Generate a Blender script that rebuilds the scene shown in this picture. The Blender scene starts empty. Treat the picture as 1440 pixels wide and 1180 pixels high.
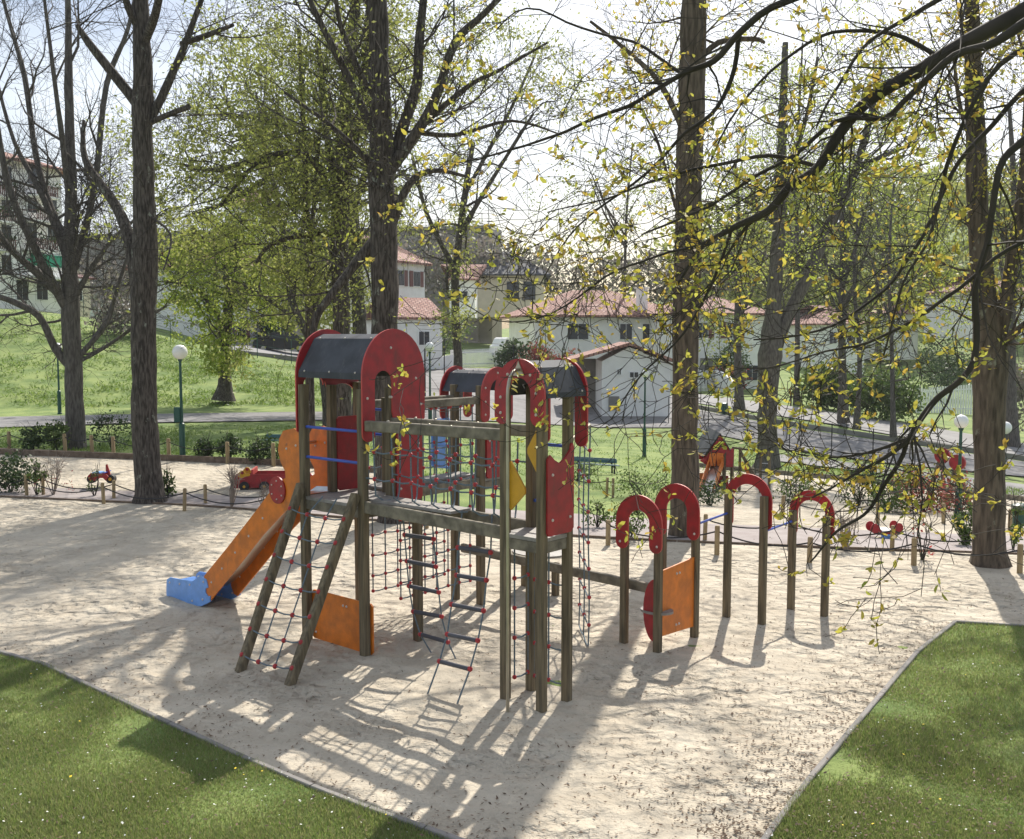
import bpy, math, random
import numpy as np
from mathutils import Vector, noise
R=math.radians
rnd=random.Random(7)
S=bpy.context.scene
# ---------------- camera ----------------
F=1450.; H=3.6; PIT=math.atan(120/1450)
cam=bpy.data.cameras.new('camera'); co=bpy.data.objects.new('camera',cam); S.collection.objects.link(co); S.camera=co
cam.sensor_width=36; cam.sensor_fit='HORIZONTAL'; cam.lens=36*F/1440; cam.clip_end=5000; cam.clip_start=.05
co.location=(0,0,H); co.rotation_euler=(math.pi/2-PIT,0,0)
# ---------------- sky, sun, exposure ----------------
SUN_EL=R(44); SUN_AZ=R(16)            # azimuth clockwise from +Y
w=bpy.data.worlds.new("World"); S.world=w; w.use_nodes=True
nt=w.node_tree; nt.nodes.clear()
o_=nt.nodes.new('ShaderNodeOutputWorld'); b_=nt.nodes.new('ShaderNodeBackground'); sk=nt.nodes.new('ShaderNodeTexSky')
sk.sky_type='NISHITA'; sk.sun_disc=False; sk.sun_elevation=SUN_EL; sk.sun_rotation=SUN_AZ
sk.air_density=1.0; sk.dust_density=2.5; sk.ozone_density=1.2; sk.altitude=50
b_.inputs[1].default_value=0.105
tc=nt.nodes.new('ShaderNodeTexCoord'); nz=nt.nodes.new('ShaderNodeTexNoise'); nz.inputs['Scale'].default_value=2.2; nz.inputs['Detail'].default_value=7
mp=nt.nodes.new('ShaderNodeMapping'); mp.inputs['Scale'].default_value=(1,1,2.6)
cr=nt.nodes.new('ShaderNodeValToRGB'); cr.color_ramp.elements[0].position=.42; cr.color_ramp.elements[1].position=.68
mx=nt.nodes.new('ShaderNodeMix'); mx.data_type='RGBA'
nt.links.new(tc.outputs['Generated'],mp.inputs[0]); nt.links.new(mp.outputs[0],nz.inputs['Vector']); nt.links.new(nz.outputs[0],cr.inputs[0])
nt.links.new(cr.outputs[0],mx.inputs[0]); nt.links.new(sk.outputs[0],mx.inputs[6]); mx.inputs[7].default_value=(9,9.5,10,1)
nt.links.new(mx.outputs[2],b_.inputs[0]); nt.links.new(b_.outputs[0],o_.inputs[0])
sl=bpy.data.lights.new('sun','SUN'); so=bpy.data.objects.new('sun',sl); S.collection.objects.link(so)
sl.energy=5.0; sl.angle=R(.5); sl.color=(1,.94,.84)
sd=Vector((math.sin(SUN_AZ)*math.cos(SUN_EL),math.cos(SUN_AZ)*math.cos(SUN_EL),math.sin(SUN_EL)))
so.rotation_euler=sd.to_track_quat('Z','Y').to_euler(); so.location=(20,60,60)
S.view_settings.view_transform='Standard'; S.view_settings.look='None'; S.view_settings.exposure=0.36; S.view_settings.gamma=1

# ---------------- projection helpers (a point of the place from a sight line and a distance) -------------
CP,SP=math.cos(PIT),math.sin(PIT)
def hz(py,Y,px=720):
    y=-(py-590)/F; return H+(-SP+y*CP)*Y/(CP+y*SP)
def pt(px,py,Y):
    y=-(py-590)/F; t=Y/(CP+y*SP); return Vector(((px-720)/F*t,Y,H+(-SP+y*CP)*t))
def onz(px,py,z=0):
    y=-(py-590)/F; t=(z-H)/(-SP+y*CP); return Vector(((px-720)/F*t,(CP+y*SP)*t,z))
def pxof(X,Y,Z=0):
    z=Z-H; dep=Y*CP-z*SP; up=Y*SP+z*CP; return 720+F*X/dep, 590-F*up/dep
# ---------------- terrain: profile of the ground along sight columns ----------------
def flat(d): return pxof(0,d)[1]
COL={
 -700:[(24,flat(24)),(42,594),(50,572),(58,500),(66,430),(78,410),(120,405),(200,410),(900,455)],
 0:[(23.5,flat(23.5)),(42,594),(50,575),(60,500),(68,447),(80,434),(120,430),(200,430),(900,460)],
 200:[(22,flat(22)),(41,597),(51,574),(60,520),(68,470),(80,455),(120,448),(200,445),(900,460)],
 330:[(21,flat(21)),(40,600),(52,572),(58,545),(68,492),(80,480),(120,470),(200,462),(900,465)],
 440:[(20.5,flat(20.5)),(40,600),(52,572),(58,550),(68,508),(80,494),(120,476),(200,465),(900,466)],
 620:[(20,flat(20)),(40,603),(52,577),(62,553),(75,527),(100,500),(140,480),(200,470),(900,467)],
 850:[(19,flat(19)),(27,700),(38,658),(50,622),(62,590),(72,565),(90,537),(120,505),(160,478),(220,455),(900,440)],
 1080:[(18,flat(18)),(25,717),(32,690),(38,667),(46,642),(56,604),(70,575),(85,555),(110,530),(150,480),(200,420),(260,340),(900,300)],
 1300:[(16.8,flat(16.8)),(23,737),(30,709),(37,687),(45,663),(56,628),(70,596),(85,578),(110,552),(150,490),(200,390),(260,300),(900,270)],
 1480:[(16,flat(16)),(22,752),(29,722),(37,696),(46,670),(56,642),(70,612),(85,590),(110,562),(150,500),(200,380),(260,270),(900,250)],
 2200:[(15.5,flat(15.5)),(22,760),(30,728),(38,702),(46,680),(56,655),(70,625),(85,605),(110,570),(150,500),(200,380),(260,270),(900,250)]}
CK=sorted(COL)
def _colpy(k,d):
    L=COL[k]
    if d<=L[0][0]: return flat(d)
    for (a,pa),(b,pb) in zip(L,L[1:]):
        if d<=b:
            # interpolate in 1/d so slopes are planar
            t=(1/a-1/d)/(1/a-1/b); return pa+(pb-pa)*t
    return L[-1][1]
def gpy(px,d):
    px=max(CK[0],min(CK[-1],px))
    for a,b in zip(CK,CK[1:]):
        if px<=b:
            t=(px-a)/(b-a); t=t*t*(3-2*t); return _colpy(a,d)*(1-t)+_colpy(b,d)*t
def gnd(px,py):                       # ground point seen along a sight line
    lo,hi=5.,900.
    if py>flat(15): return onz(px,py)
    for _ in range(34):
        m=(lo*hi)**.5
        if gpy(px,m)>py: lo=m
        else: hi=m
    return pt(px,py,lo)
def gz(X,Y):
    if Y<12: return 0.
    px=720+F*X/(Y*1.0+.3); 
    return hz(gpy(px,Y),Y)
# ---------------- materials ----------------
def mat(name,col,rough=.8,var=.0,vscale=8.,col2=None,bump=0.,bscale=30.,stretch=None,metal=0.,spec=.5,coord='Object',lo=.35,hi=.65,detail=6):
    m=bpy.data.materials.new(name); m.use_nodes=True; N=m.node_tree; p=N.nodes['Principled BSDF']
    p.inputs['Roughness'].default_value=rough; p.inputs['Metallic'].default_value=metal; p.inputs['Specular IOR Level'].default_value=spec
    c=(*col,1); p.inputs['Base Color'].default_value=c
    t=N.nodes.new('ShaderNodeTexCoord'); mpn=N.nodes.new('ShaderNodeMapping'); N.links.new(t.outputs[coord],mpn.inputs[0])
    if stretch: mpn.inputs['Scale'].default_value=stretch
    if var or col2:
        n=N.nodes.new('ShaderNodeTexNoise'); n.inputs['Scale'].default_value=vscale; n.inputs['Detail'].default_value=detail
        N.links.new(mpn.outputs[0],n.inputs['Vector'])
        r=N.nodes.new('ShaderNodeValToRGB'); r.color_ramp.elements[0].position=lo; r.color_ramp.elements[1].position=hi
        c2=col2 if col2 else tuple(min(1,x*(1+var)) for x in col); c1=col if col2 else tuple(x*(1-var) for x in col)
        r.color_ramp.elements[0].color=(*c1,1); r.color_ramp.elements[1].color=(*c2,1)
        N.links.new(n.outputs[0],r.inputs[0]); N.links.new(r.outputs[0],p.inputs['Base Color'])
    if bump:
        n2=N.nodes.new('ShaderNodeTexNoise'); n2.inputs['Scale'].default_value=bscale; n2.inputs['Detail'].default_value=8; n2.inputs['Roughness'].default_value=.65
        N.links.new(mpn.outputs[0],n2.inputs['Vector'])
        bp=N.nodes.new('ShaderNodeBump'); bp.inputs['Strength'].default_value=1; bp.inputs['Distance'].default_value=bump
        N.links.new(n2.outputs[0],bp.inputs['Height']); N.links.new(bp.outputs[0],p.inputs['Normal'])
    return m
def leafmat(name,cols,trans=.5,rough=.55):
    m=bpy.data.materials.new(name); m.use_nodes=True; N=m.node_tree; p=N.nodes['Principled BSDF']; p.inputs['Roughness'].default_value=rough
    g=N.nodes.new('ShaderNodeNewGeometry'); r=N.nodes.new('ShaderNodeValToRGB'); r.color_ramp.interpolation='LINEAR'
    e=r.color_ramp.elements; e[0].color=(*cols[0],1); e[1].color=(*cols[-1],1)
    for i,c in enumerate(cols[1:-1]): q=e.new((i+1)/(len(cols)-1)); q.color=(*c,1)
    N.links.new(g.outputs['Random Per Island'],r.inputs[0]); N.links.new(r.outputs[0],p.inputs['Base Color'])
    tr=N.nodes.new('ShaderNodeBsdfTranslucent'); N.links.new(r.outputs[0],tr.inputs[0])
    mixn=N.nodes.new('ShaderNodeMixShader'); mixn.inputs[0].default_value=trans
    N.links.new(p.outputs[0],mixn.inputs[1]); N.links.new(tr.outputs[0],mixn.inputs[2]); N.links.new(mixn.outputs[0],N.nodes['Material Output'].inputs[0])
    return m
M={}
M['wood']=mat('weathered_timber',(.085,.068,.042),.85,col2=(.21,.165,.10),vscale=6,bump=.004,bscale=14,stretch=(5,5,.35))
M['beamwood']=mat('weathered_beam',(.115,.10,.075),.85,col2=(.25,.22,.165),vscale=9,bump=.004,bscale=12)
M['red']=mat('red_panel',(.40,.018,.024),.42,col2=(.26,.018,.022),vscale=9,bump=.0006,bscale=30)
M['redlight']=mat('red_panel_edge',(.5,.06,.05),.5,var=.1)
M['orange']=mat('orange_panel',(.74,.20,.015),.42,col2=(.52,.14,.015),vscale=7,bump=.0006,bscale=30)
M['yellow']=mat('yellow_panel',(.62,.33,.02),.5,var=.08)
M['bluep']=mat('blue_plastic',(.10,.25,.62),.4,var=.08)
M['bluelight']=mat('light_blue_panel',(.16,.34,.72),.45,var=.1)
M['bluebar']=mat('blue_bar',(.03,.08,.42),.35,var=.1)
M['roof']=mat('dark_roof_board',(.052,.056,.068),.8,var=.2,vscale=5,bump=.001,bscale=60)
M['deck']=mat('deck_board',(.30,.28,.26),.55,col2=(.20,.185,.17),vscale=6,bump=.001,bscale=50)
M['rope']=mat('blue_grey_rope',(.13,.17,.20),.8,var=.2,vscale=60)
M['bead']=mat('red_bead',(.42,.03,.035),.45,var=.15)
M['rung']=mat('rubber_rung',(.07,.07,.085),.55,var=.15)
M['steel']=mat('brushed_steel',(.55,.54,.52),.3,metal=1,var=.06)
M['galv']=mat('dull_metal_pole',(.42,.38,.30),.38,metal=.8,var=.1)
M['bolt']=mat('bolt_cap',(.62,.55,.50),.4,var=.05)
M['black']=mat('black_rope',(.02,.02,.022),.7)
M['stake']=mat('pale_stake_wood',(.36,.27,.14),.8,col2=(.24,.17,.09),vscale=7,bump=.003,bscale=20,stretch=(4,4,.5))
M['tire']=mat('black_rubber',(.025,.025,.028),.7)
M['dgreen']=mat('dark_green_paint',(.012,.07,.055),.4)
M['globe']=mat('white_globe',(.82,.82,.80),.25,var=.02)
M['barkdark']=mat('dark_bark',(.035,.027,.022),.95,col2=(.125,.105,.088),vscale=12,bump=.05,bscale=9,stretch=(2.6,2.6,.42),lo=.4,hi=.62)
M['barkgrey']=mat('grey_bark',(.065,.056,.05),.95,col2=(.15,.135,.12),vscale=8,bump=.03,bscale=9,stretch=(2.4,2.4,.5))
M['barktan']=mat('tan_bark',(.055,.042,.03),.95,col2=(.165,.13,.095),vscale=7,bump=.04,bscale=9,stretch=(2.6,2.6,.4))
M['twig']=mat('twig_bark',(.042,.034,.028),.9,var=.3,vscale=3)
M['twigpale']=mat('pale_twig',(.28,.23,.19),.9,var=.25,vscale=3)
M['leafy']=leafmat('young_yellow_leaf',[(.30,.32,.06),(.44,.43,.08),(.50,.43,.07),(.44,.29,.06),(.32,.37,.06)],.6)
M['leaflime']=leafmat('lime_leaf',[(.27,.34,.05),(.40,.47,.08),(.32,.39,.06),(.46,.52,.10)],.62)
M['leafolive']=leafmat('olive_leaf',[(.19,.21,.055),(.31,.34,.09),(.24,.27,.07),(.38,.39,.13)],.62)
M['leafpale']=leafmat('pale_willow_leaf',[(.19,.23,.06),(.26,.31,.09),(.15,.19,.055)],.5)
M['leafdark']=leafmat('dark_green_leaf',[(.02,.045,.015),(.05,.09,.025),(.035,.065,.02),(.09,.14,.035)],.3)
M['leafmid']=leafmat('mid_green_leaf',[(.05,.10,.02),(.10,.16,.035),(.16,.22,.05),(.07,.12,.03)],.35)
M['leafred']=leafmat('reddish_leaf',[(.30,.05,.05),(.45,.09,.08),(.12,.10,.04),(.10,.14,.04),(.5,.14,.12)],.35)
M['leafbrush']=leafmat('grey_brown_brush',[(.17,.15,.13),(.24,.21,.18),(.19,.21,.13)],.4)
M['grassblade']=leafmat('grass_blade',[(.15,.23,.05),(.24,.33,.08),(.24,.24,.10),(.38,.37,.17),(.25,.34,.08)],.5)
M['grassfar']=leafmat('rough_grass_blade',[(.10,.17,.03),(.18,.26,.05),(.13,.21,.04),(.26,.33,.07)],.5)
M['daisy']=mat('white_petal',(.75,.75,.7),.7)
M['dandelion']=mat('yellow_petal',(.8,.6,.03),.7)
M['litter']=leafmat('dead_leaf_bit',[(.10,.065,.04),(.18,.12,.08),(.07,.05,.035),(.22,.16,.11)],.1,.9)
M['white']=mat('white_render',(.84,.83,.81),.9,var=.05,vscale=1.5)
M['cream']=mat('cream_render',(.62,.55,.44),.9,var=.06,vscale=1.5)
M['whitepaint']=mat('white_paint',(.82,.82,.82),.6,var=.06,vscale=2)
M['glass']=mat('window_glass',(.035,.04,.05),.12)
M['shutter']=mat('brown_red_shutter',(.17,.075,.065),.6,var=.1)
M['concrete']=mat('concrete',(.27,.25,.235),.9,col2=(.19,.18,.17),vscale=1.2,bump=.01,bscale=5)
M['stone']=mat('stone_viaduct',(.24,.22,.21),.95,col2=(.33,.30,.29),vscale=.6,bump=.02,bscale=3)
M['signgreen']=mat('green_sign',(.01,.25,.14),.5)
M['carwhite']=mat('car_paint_white',(.75,.76,.78),.25)
M['carblack']=mat('car_paint_black',(.03,.03,.035),.25)
def tiles(name,c1,c2,sc):
    m=mat(name,c1,.85,col2=c2,vscale=3); N=m.node_tree; p=N.nodes['Principled BSDF']
    t=N.nodes.new('ShaderNodeTexCoord'); wv=N.nodes.new('ShaderNodeTexBrick'); wv.inputs['Scale'].default_value=sc
    src=p.inputs['Base Color'].links[0].from_socket; wv.inputs['Color2'].default_value=(c1[0]*.8,c1[1]*.8,c1[2]*.8,1); wv.inputs['Mortar'].default_value=(c1[0]*.35,c1[1]*.3,c1[2]*.3,1)
    wv.inputs['Mortar Size'].default_value=.035; wv.inputs['Brick Width'].default_value=.3; wv.inputs['Row Height'].default_value=.36
    N.links.new(src,wv.inputs['Color1']); N.links.new(t.outputs['Object'],wv.inputs['Vector']); N.links.new(wv.outputs[0],p.inputs['Base Color']); return m
M['tile']=tiles('red_roof_tiles',(.36,.17,.13),(.50,.33,.28),1.0)
def wear(m,c,sc=18,lo=.64,hi=.72,st=(1,1,.3)):
    N=M[m].node_tree; p=N.nodes['Principled BSDF']; t=N.nodes.new('ShaderNodeTexCoord'); q=N.nodes.new('ShaderNodeMapping'); q.inputs['Scale'].default_value=st
    n=N.nodes.new('ShaderNodeTexNoise'); n.inputs['Scale'].default_value=sc; n.inputs['Detail'].default_value=9; n.inputs['Roughness'].default_value=.7
    rr=N.nodes.new('ShaderNodeValToRGB'); rr.color_ramp.elements[0].position=lo; rr.color_ramp.elements[1].position=hi; mm=N.nodes.new('ShaderNodeMix'); mm.data_type='RGBA'
    N.links.new(t.outputs['Object'],q.inputs[0]); N.links.new(q.outputs[0],n.inputs['Vector']); N.links.new(n.outputs[0],rr.inputs[0]); N.links.new(rr.outputs[0],mm.inputs[0])
    src=p.inputs['Base Color'].links[0].from_socket; N.links.new(src,mm.inputs[6]); mm.inputs[7].default_value=(*c,1); N.links.new(mm.outputs[2],p.inputs['Base Color'])
wear('red',(.20,.03,.025),9,.56,.72); wear('red',(.52,.16,.14),46,.66,.74,(1,1,.25)); wear('orange',(.40,.13,.03),8,.56,.74); wear('orange',(.85,.45,.2),50,.66,.75,(1,1,.25))
wear('bluelight',(.30,.38,.5),20,.6,.72); wear('roof',(.10,.10,.105),14,.55,.75); wear('deck',(.40,.37,.31),20,.55,.7); wear('white',(.60,.58,.54),1.1,.6,.85,(1,1,.5)); wear('barkdark',(.26,.27,.22),5,.6,.66,(1,1,.6)); wear('barktan',(.24,.24,.18),5,.62,.68,(1,1,.6))
# sand
def sandmat():
    m=mat('pale_sand',(.42,.365,.285),.95,col2=(.53,.47,.375),vscale=1.6); N=m.node_tree; p=N.nodes['Principled BSDF']
    t=N.nodes.new('ShaderNodeTexCoord')
    def tex(sc,det,ty='ShaderNodeTexNoise'):
        n=N.nodes.new(ty); n.inputs['Scale'].default_value=sc
        if ty=='ShaderNodeTexNoise': n.inputs['Detail'].default_value=det
        N.links.new(t.outputs['Object'],n.inputs['Vector']); return n
    a=tex(7,4); v=tex(5.5,0,'ShaderNodeTexVoronoi'); v.feature='SMOOTH_F1'; b=tex(60,5)
    b1=N.nodes.new('ShaderNodeBump'); b1.inputs['Distance'].default_value=.15; N.links.new(a.outputs[0],b1.inputs['Height'])
    b2=N.nodes.new('ShaderNodeBump'); b2.inputs['Distance'].default_value=.13; N.links.new(v.outputs[0],b2.inputs['Height']); N.links.new(b1.outputs[0],b2.inputs['Normal'])
    b3=N.nodes.new('ShaderNodeBump'); b3.inputs['Distance'].default_value=.008; N.links.new(b.outputs[0],b3.inputs['Height']); N.links.new(b2.outputs[0],b3.inputs['Normal'])
    N.links.new(b3.outputs[0],p.inputs['Normal'])
    mk=tex(.55,3); rm=N.nodes.new('ShaderNodeMapRange'); rm.inputs[1].default_value=.35; rm.inputs[2].default_value=.62; rm.inputs[3].default_value=.30; rm.inputs[4].default_value=1.
    N.links.new(mk.outputs[0],rm.inputs[0]); N.links.new(rm.outputs[0],b1.inputs['Strength']); N.links.new(rm.outputs[0],b2.inputs['Strength'])
    # speckled brown dirt
    d=tex(26,3); r=N.nodes.new('ShaderNodeValToRGB'); r.color_ramp.elements[0].position=.63; r.color_ramp.elements[1].position=.72
    N.links.new(d.outputs[0],r.inputs[0]); mxx=N.nodes.new('ShaderNodeMix'); mxx.data_type='RGBA'; src=p.inputs['Base Color'].links[0].from_socket
    N.links.new(r.outputs[0],mxx.inputs[0]); N.links.new(src,mxx.inputs[6]); mxx.inputs[7].default_value=(.30,.235,.17,1); N.links.new(mxx.outputs[2],p.inputs['Base Color'])
    return m
M['sand']=sandmat()
M['grass']=mat('lawn_grass',(.12,.185,.042),.95,col2=(.225,.285,.08),vscale=.9,bump=.03,bscale=18,lo=.38,hi=.62,detail=10)
M['path']=mat('pinkish_path',(.27,.23,.22),.9,col2=(.34,.30,.29),vscale=2,bump=.004,bscale=60)
M['asphalt']=mat('worn_asphalt',(.17,.165,.165),.9,col2=(.24,.23,.23),vscale=.5,bump=.004,bscale=40)
M['paving']=mat('pale_paving',(.24,.235,.235),.9,var=.12,vscale=1)
M['soil']=mat('dark_soil',(.12,.085,.06),.98,col2=(.2,.15,.11),vscale=6,bump=.02,bscale=30)
wear('asphalt',(.12,.115,.115),1.2,.55,.6,(1,1,1))
# ---------------- mesh builder ----------------
def woff(p):
    v=Vector((0,0,0))
    while p is not None: v+=p.location; p=p.parent
    return v
class MB:
    def __init__(s): s.v=[]; s.f=[]; s.m=[]
    def add(s,V,Fc,mi=0):
        n=len(s.v); s.v.extend([tuple(a) for a in V]); s.f.extend([tuple(i+n for i in f) for f in Fc]); s.m.extend([mi]*len(Fc)); return s
    def box(s,c,sx,sy,sz,ax=(1,0,0),ay=(0,1,0),az=(0,0,1),mi=0,bev=0):
        c=Vector(c);ax=Vector(ax)*sx/2;ay=Vector(ay)*sy/2;az=Vector(az)*sz/2
        V=[c+ax*i+ay*j+az*k for k in(-1,1) for j in(-1,1) for i in(-1,1)]
        return s.add(V,[(0,2,3,1),(4,5,7,6),(0,1,5,4),(2,6,7,3),(0,4,6,2),(1,3,7,5)],mi)
    def bar(s,p,q,w,h,mi=0,up=(0,0,1)):      # rectangular bar with chamfered long edges
        p=Vector(p);q=Vector(q);d=(q-p).normalized();u=Vector(up)
        if abs(d.dot(u))>.97: u=Vector((.7547,-.656,0))
        sx=d.cross(u).normalized(); sz=sx.cross(d).normalized(); c=min(w,h)*.13
        prof=[(-w/2+c,-h/2),(w/2-c,-h/2),(w/2,-h/2+c),(w/2,h/2-c),(w/2-c,h/2),(-w/2+c,h/2),(-w/2,h/2-c),(-w/2,-h/2+c)]
        V=[b+sx*x+sz*z for b in(p,q) for x,z in prof]
        return s.add(V,[(i,(i+1)%8,8+(i+1)%8,8+i) for i in range(8)]+[tuple(range(7,-1,-1)),tuple(range(8,16))],mi)
    def tube(s,pts,rad,n=6,mi=0,cap=True):
        pts=[Vector(p) for p in pts]; rad=rad if hasattr(rad,'__len__') else [rad]*len(pts)
        V=[];prev=None
        for i,p in enumerate(pts):
            d=(pts[min(i+1,len(pts)-1)]-pts[max(i-1,0)])
            d=d.normalized() if d.length>1e-9 else Vector((0,0,1))
            if prev is None:
                a=Vector((0,0,1)) if abs(d.z)<.9 else Vector((1,0,0)); x=d.cross(a).normalized()
            else:
                x=prev-d*prev.dot(d); x=x.normalized() if x.length>1e-6 else d.orthogonal().normalized()
            prev=x; y=d.cross(x)
            V+=[p+(x*math.cos(2*math.pi*k/n)+y*math.sin(2*math.pi*k/n))*rad[i] for k in range(n)]
        Fc=[(i*n+k,i*n+(k+1)%n,(i+1)*n+(k+1)%n,(i+1)*n+k) for i in range(len(pts)-1) for k in range(n)]
        if cap: Fc+=[tuple(range(n-1,-1,-1)),tuple((len(pts)-1)*n+k for k in range(n))]
        return s.add(V,Fc,mi)
    def ball(s,c,r,mi=0,nu=8,nv=6,sc=(1,1,1)):
        c=Vector(c);V=[c+Vector((0,0,r*sc[2]))]
        for j in range(1,nv):
            t=math.pi*j/nv
            V+=[c+Vector((r*sc[0]*math.sin(t)*math.cos(2*math.pi*i/nu),r*sc[1]*math.sin(t)*math.sin(2*math.pi*i/nu),r*sc[2]*math.cos(t))) for i in range(nu)]
        V.append(c-Vector((0,0,r*sc[2])));Fc=[(0,1+i,1+(i+1)%nu) for i in range(nu)]
        for j in range(nv-2):
            Fc+=[(1+j*nu+i,1+(j+1)*nu+i,1+(j+1)*nu+(i+1)%nu,1+j*nu+(i+1)%nu) for i in range(nu)]
        b=1+(nv-2)*nu;Fc+=[(b+i,len(V)-1,b+(i+1)%nu) for i in range(nu)]
        return s.add(V,Fc,mi)
    def prism(s,o,ax,az,outline,th,mi=0,mi_edge=None):   # outline (a,b) in plane o+a*ax+b*az, thickness th centred
        o=Vector(o);ax=Vector(ax).normalized();az=Vector(az).normalized();nn=ax.cross(az).normalized()*th/2;n=len(outline)
        V=[o+ax*a+az*b-nn for a,b in outline]+[o+ax*a+az*b+nn for a,b in outline]
        s.add(V,[tuple(range(n-1,-1,-1)),tuple(range(n,2*n))],mi)
        m0=len(s.v)-2*n
        for i in range(n): s.f.append((m0+i,m0+(i+1)%n,m0+n+(i+1)%n,m0+n+i)); s.m.append(mi if mi_edge is None else mi_edge)
        return s
    def build(s,name,mats,parent=None,smooth=True,ang=40):
        me=bpy.data.meshes.new(name); of=woff(parent)
        a=np.array(s.v,dtype=np.float64).reshape(-1,3)-np.array(of)
        me.from_pydata(a.tolist(),[],s.f)
        for m in (mats if isinstance(mats,(list,tuple)) else [mats]): me.materials.append(M[m] if isinstance(m,str) else m)
        if len(me.materials)>1: me.polygons.foreach_set('material_index',s.m)
        if smooth:
            me.polygons.foreach_set('use_smooth',[True]*len(s.f)); 
            try: me.set_sharp_from_angle(angle=R(ang))
            except Exception: pass
        me.update()
        o=bpy.data.objects.new(name,me); S.collection.objects.link(o)
        if parent is not None: o.parent=parent
        return o
def tag(o,label=None,cat=None,group=None,kind=None):
    if label: o['label']=label
    if cat: o['category']=cat
    if group: o['group']=group
    if kind: o['kind']=kind
    return o
def thing(name,loc,label,cat,group=None):
    o=bpy.data.objects.new(name,None); S.collection.objects.link(o); o.location=loc; o.empty_display_size=.2; return tag(o,label,cat,group)
def copytree(o,parent=None):
    c=o.copy(); S.collection.objects.link(c); c.parent=parent
    for ch in o.children: copytree(ch,c)
    return c
# leaves: arrays of small leaf shapes in one mesh
def leafmesh(name,pos,size,m,parent,shape='diamond',seed=1,up=.0,droop=None,aspect=.5):
    rg=np.random.default_rng(seed); pos=np.array(pos,dtype=float).reshape(-1,3); n=len(pos)
    if n==0: return None
    d=rg.normal(size=(n,3)); 
    if droop is not None: d[:,2]=d[:,2]*.4+droop
    d/=np.linalg.norm(d,axis=1)[:,None]
    e=rg.normal(size=(n,3)); e[:,2]*=1-up; e=np.cross(d,e); e/=np.linalg.norm(e,axis=1)[:,None]
    s=size*rg.uniform(.6,1.35,size=(n,1)); a=d*s; b=e*s*aspect; nn=np.cross(d,e)*s*.12
    if shape=='diamond': P=[pos-a*.0,pos+a*.45+b*.5,pos+a,pos+a*.45-b*.5]
    else: P=[pos,pos+a*.3+b*.38+nn,pos+a*.68+b*.46+nn,pos+a,pos+a*.68-b*.46+nn,pos+a*.3-b*.38+nn]
    k=len(P); V=np.stack(P,1).reshape(-1,3)-np.array(woff(parent))
    me=bpy.data.meshes.new(name); me.vertices.add(n*k); me.vertices.foreach_set('co',V.ravel())
    me.loops.add(n*k); me.loops.foreach_set('vertex_index',np.arange(n*k)); me.polygons.add(n)
    me.polygons.foreach_set('loop_start',np.arange(n)*k)
    me.materials.append(M[m]); me.update(calc_edges=True); me.validate()
    o=bpy.data.objects.new(name,me); S.collection.objects.link(o)
    if parent is not None: o.parent=parent
    return o
# ---------------- ground ----------------
def terrain():
    ys=[3.0]
    while ys[-1]<300: ys.append(ys[-1]*1.014+ (0.0))
    xs=list(range(-700,2201,20)); V=[];Fc=[]
    for Y in ys:
        for px in xs:
            X=(px-720)/F*Y; z=hz(gpy(px,Y),Y) if Y>12 else 0
            n=noise.noise(Vector((X*.12,Y*.12,3)))*.25*min(1,max(0,(Y-24)/30)) if Y>24 else 0
            V.append((X,Y,z-.02))
    nx=len(xs)
    for j in range(len(ys)-1):
        for i in range(nx-1): Fc.append((j*nx+i,j*nx+i+1,(j+1)*nx+i+1,(j+1)*nx+i))
    b=MB(); b.v=V; b.f=Fc; b.m=[0]*len(Fc)
    # ground behind and beside the viewpoint
    b.add([(-60,-40,-.03),(60,-40,-.03),(60,3,-.03),(-60,3,-.03)],[(0,1,2,3)])
    tag(b.build('ground','grass'),kind='structure')
terrain()
def interp(L,x):
    if x<=L[0][0]: return L[0][1]
    for (a,pa),(b,pb) in zip(L,L[1:]):
        if x<=b: return pa+(pb-pa)*(x-a)/(b-a)
    return L[-1][1]
def sheet(name,x0,x1,top,bot,m,off=.02,step=10,rows=6,kind='structure'):
    V=[];Fc=[];n=max(2,int((x1-x0)/step)+1)
    for i in range(n):
        px=x0+(x1-x0)*i/(n-1); a=interp(top,px); b=interp(bot,px)
        for j in range(rows+1):
            p=gnd(px,a+(b-a)*j/rows); V.append((p.x,p.y,p.z+off))
    for i in range(n-1):
        for j in range(rows): k=i*(rows+1)+j; Fc.append((k,k+1,k+rows+2,k+rows+1))
    b=MB(); b.add(V,Fc); o=b.build(name,m); tag(o,kind=kind); return o
SANDTOP=[(-60,694),(0,698),(300,712),(600,738),(850,757),(1150,770),(1440,780),(1560,784)]
PATHTOP=[(-60,682),(0,684),(300,697),(600,712),(850,726),(1000,738),(1440,756),(1560,760)]
# main sand: true relief of trodden sand
def mainsand():
    V=[];Fc=[];n=300;rows=260
    for i in range(n+1):
        px=-80+(1640)*i/n; a=interp(SANDTOP,px)
        dtop=gnd(px,a)
        for j in range(rows+1):
            t=j/rows; Y=dtop.y+(4.2-dtop.y)*(1-(1-t)**1.0)
            X=(px-720)/F*Y*1.02; z=gz(X,Y) if Y>14 else 0
            r=noise.noise(Vector((X*.9,Y*.9,1)))*.035+noise.noise(Vector((X*3.2,Y*3.2,5)))*.022+noise.noise(Vector((X*7,Y*7,9)))*.011
            V.append((X,Y,z+.015+r*min(1,j/12)))
    for i in range(n):
        for j in range(rows): k=i*(rows+1)+j; Fc.append((k,k+1,k+rows+2,k+rows+1))
    b=MB(); b.add(V,Fc); tag(b.build('sand','sand',ang=180),kind='structure')
mainsand()
sheet('path',-60,1560,PATHTOP,SANDTOP,'path',.022)
sheet('play_sand',-60,575,[(-60,636),(0,639),(240,648),(400,655),(575,668)],PATHTOP,'sand',.02)
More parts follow.
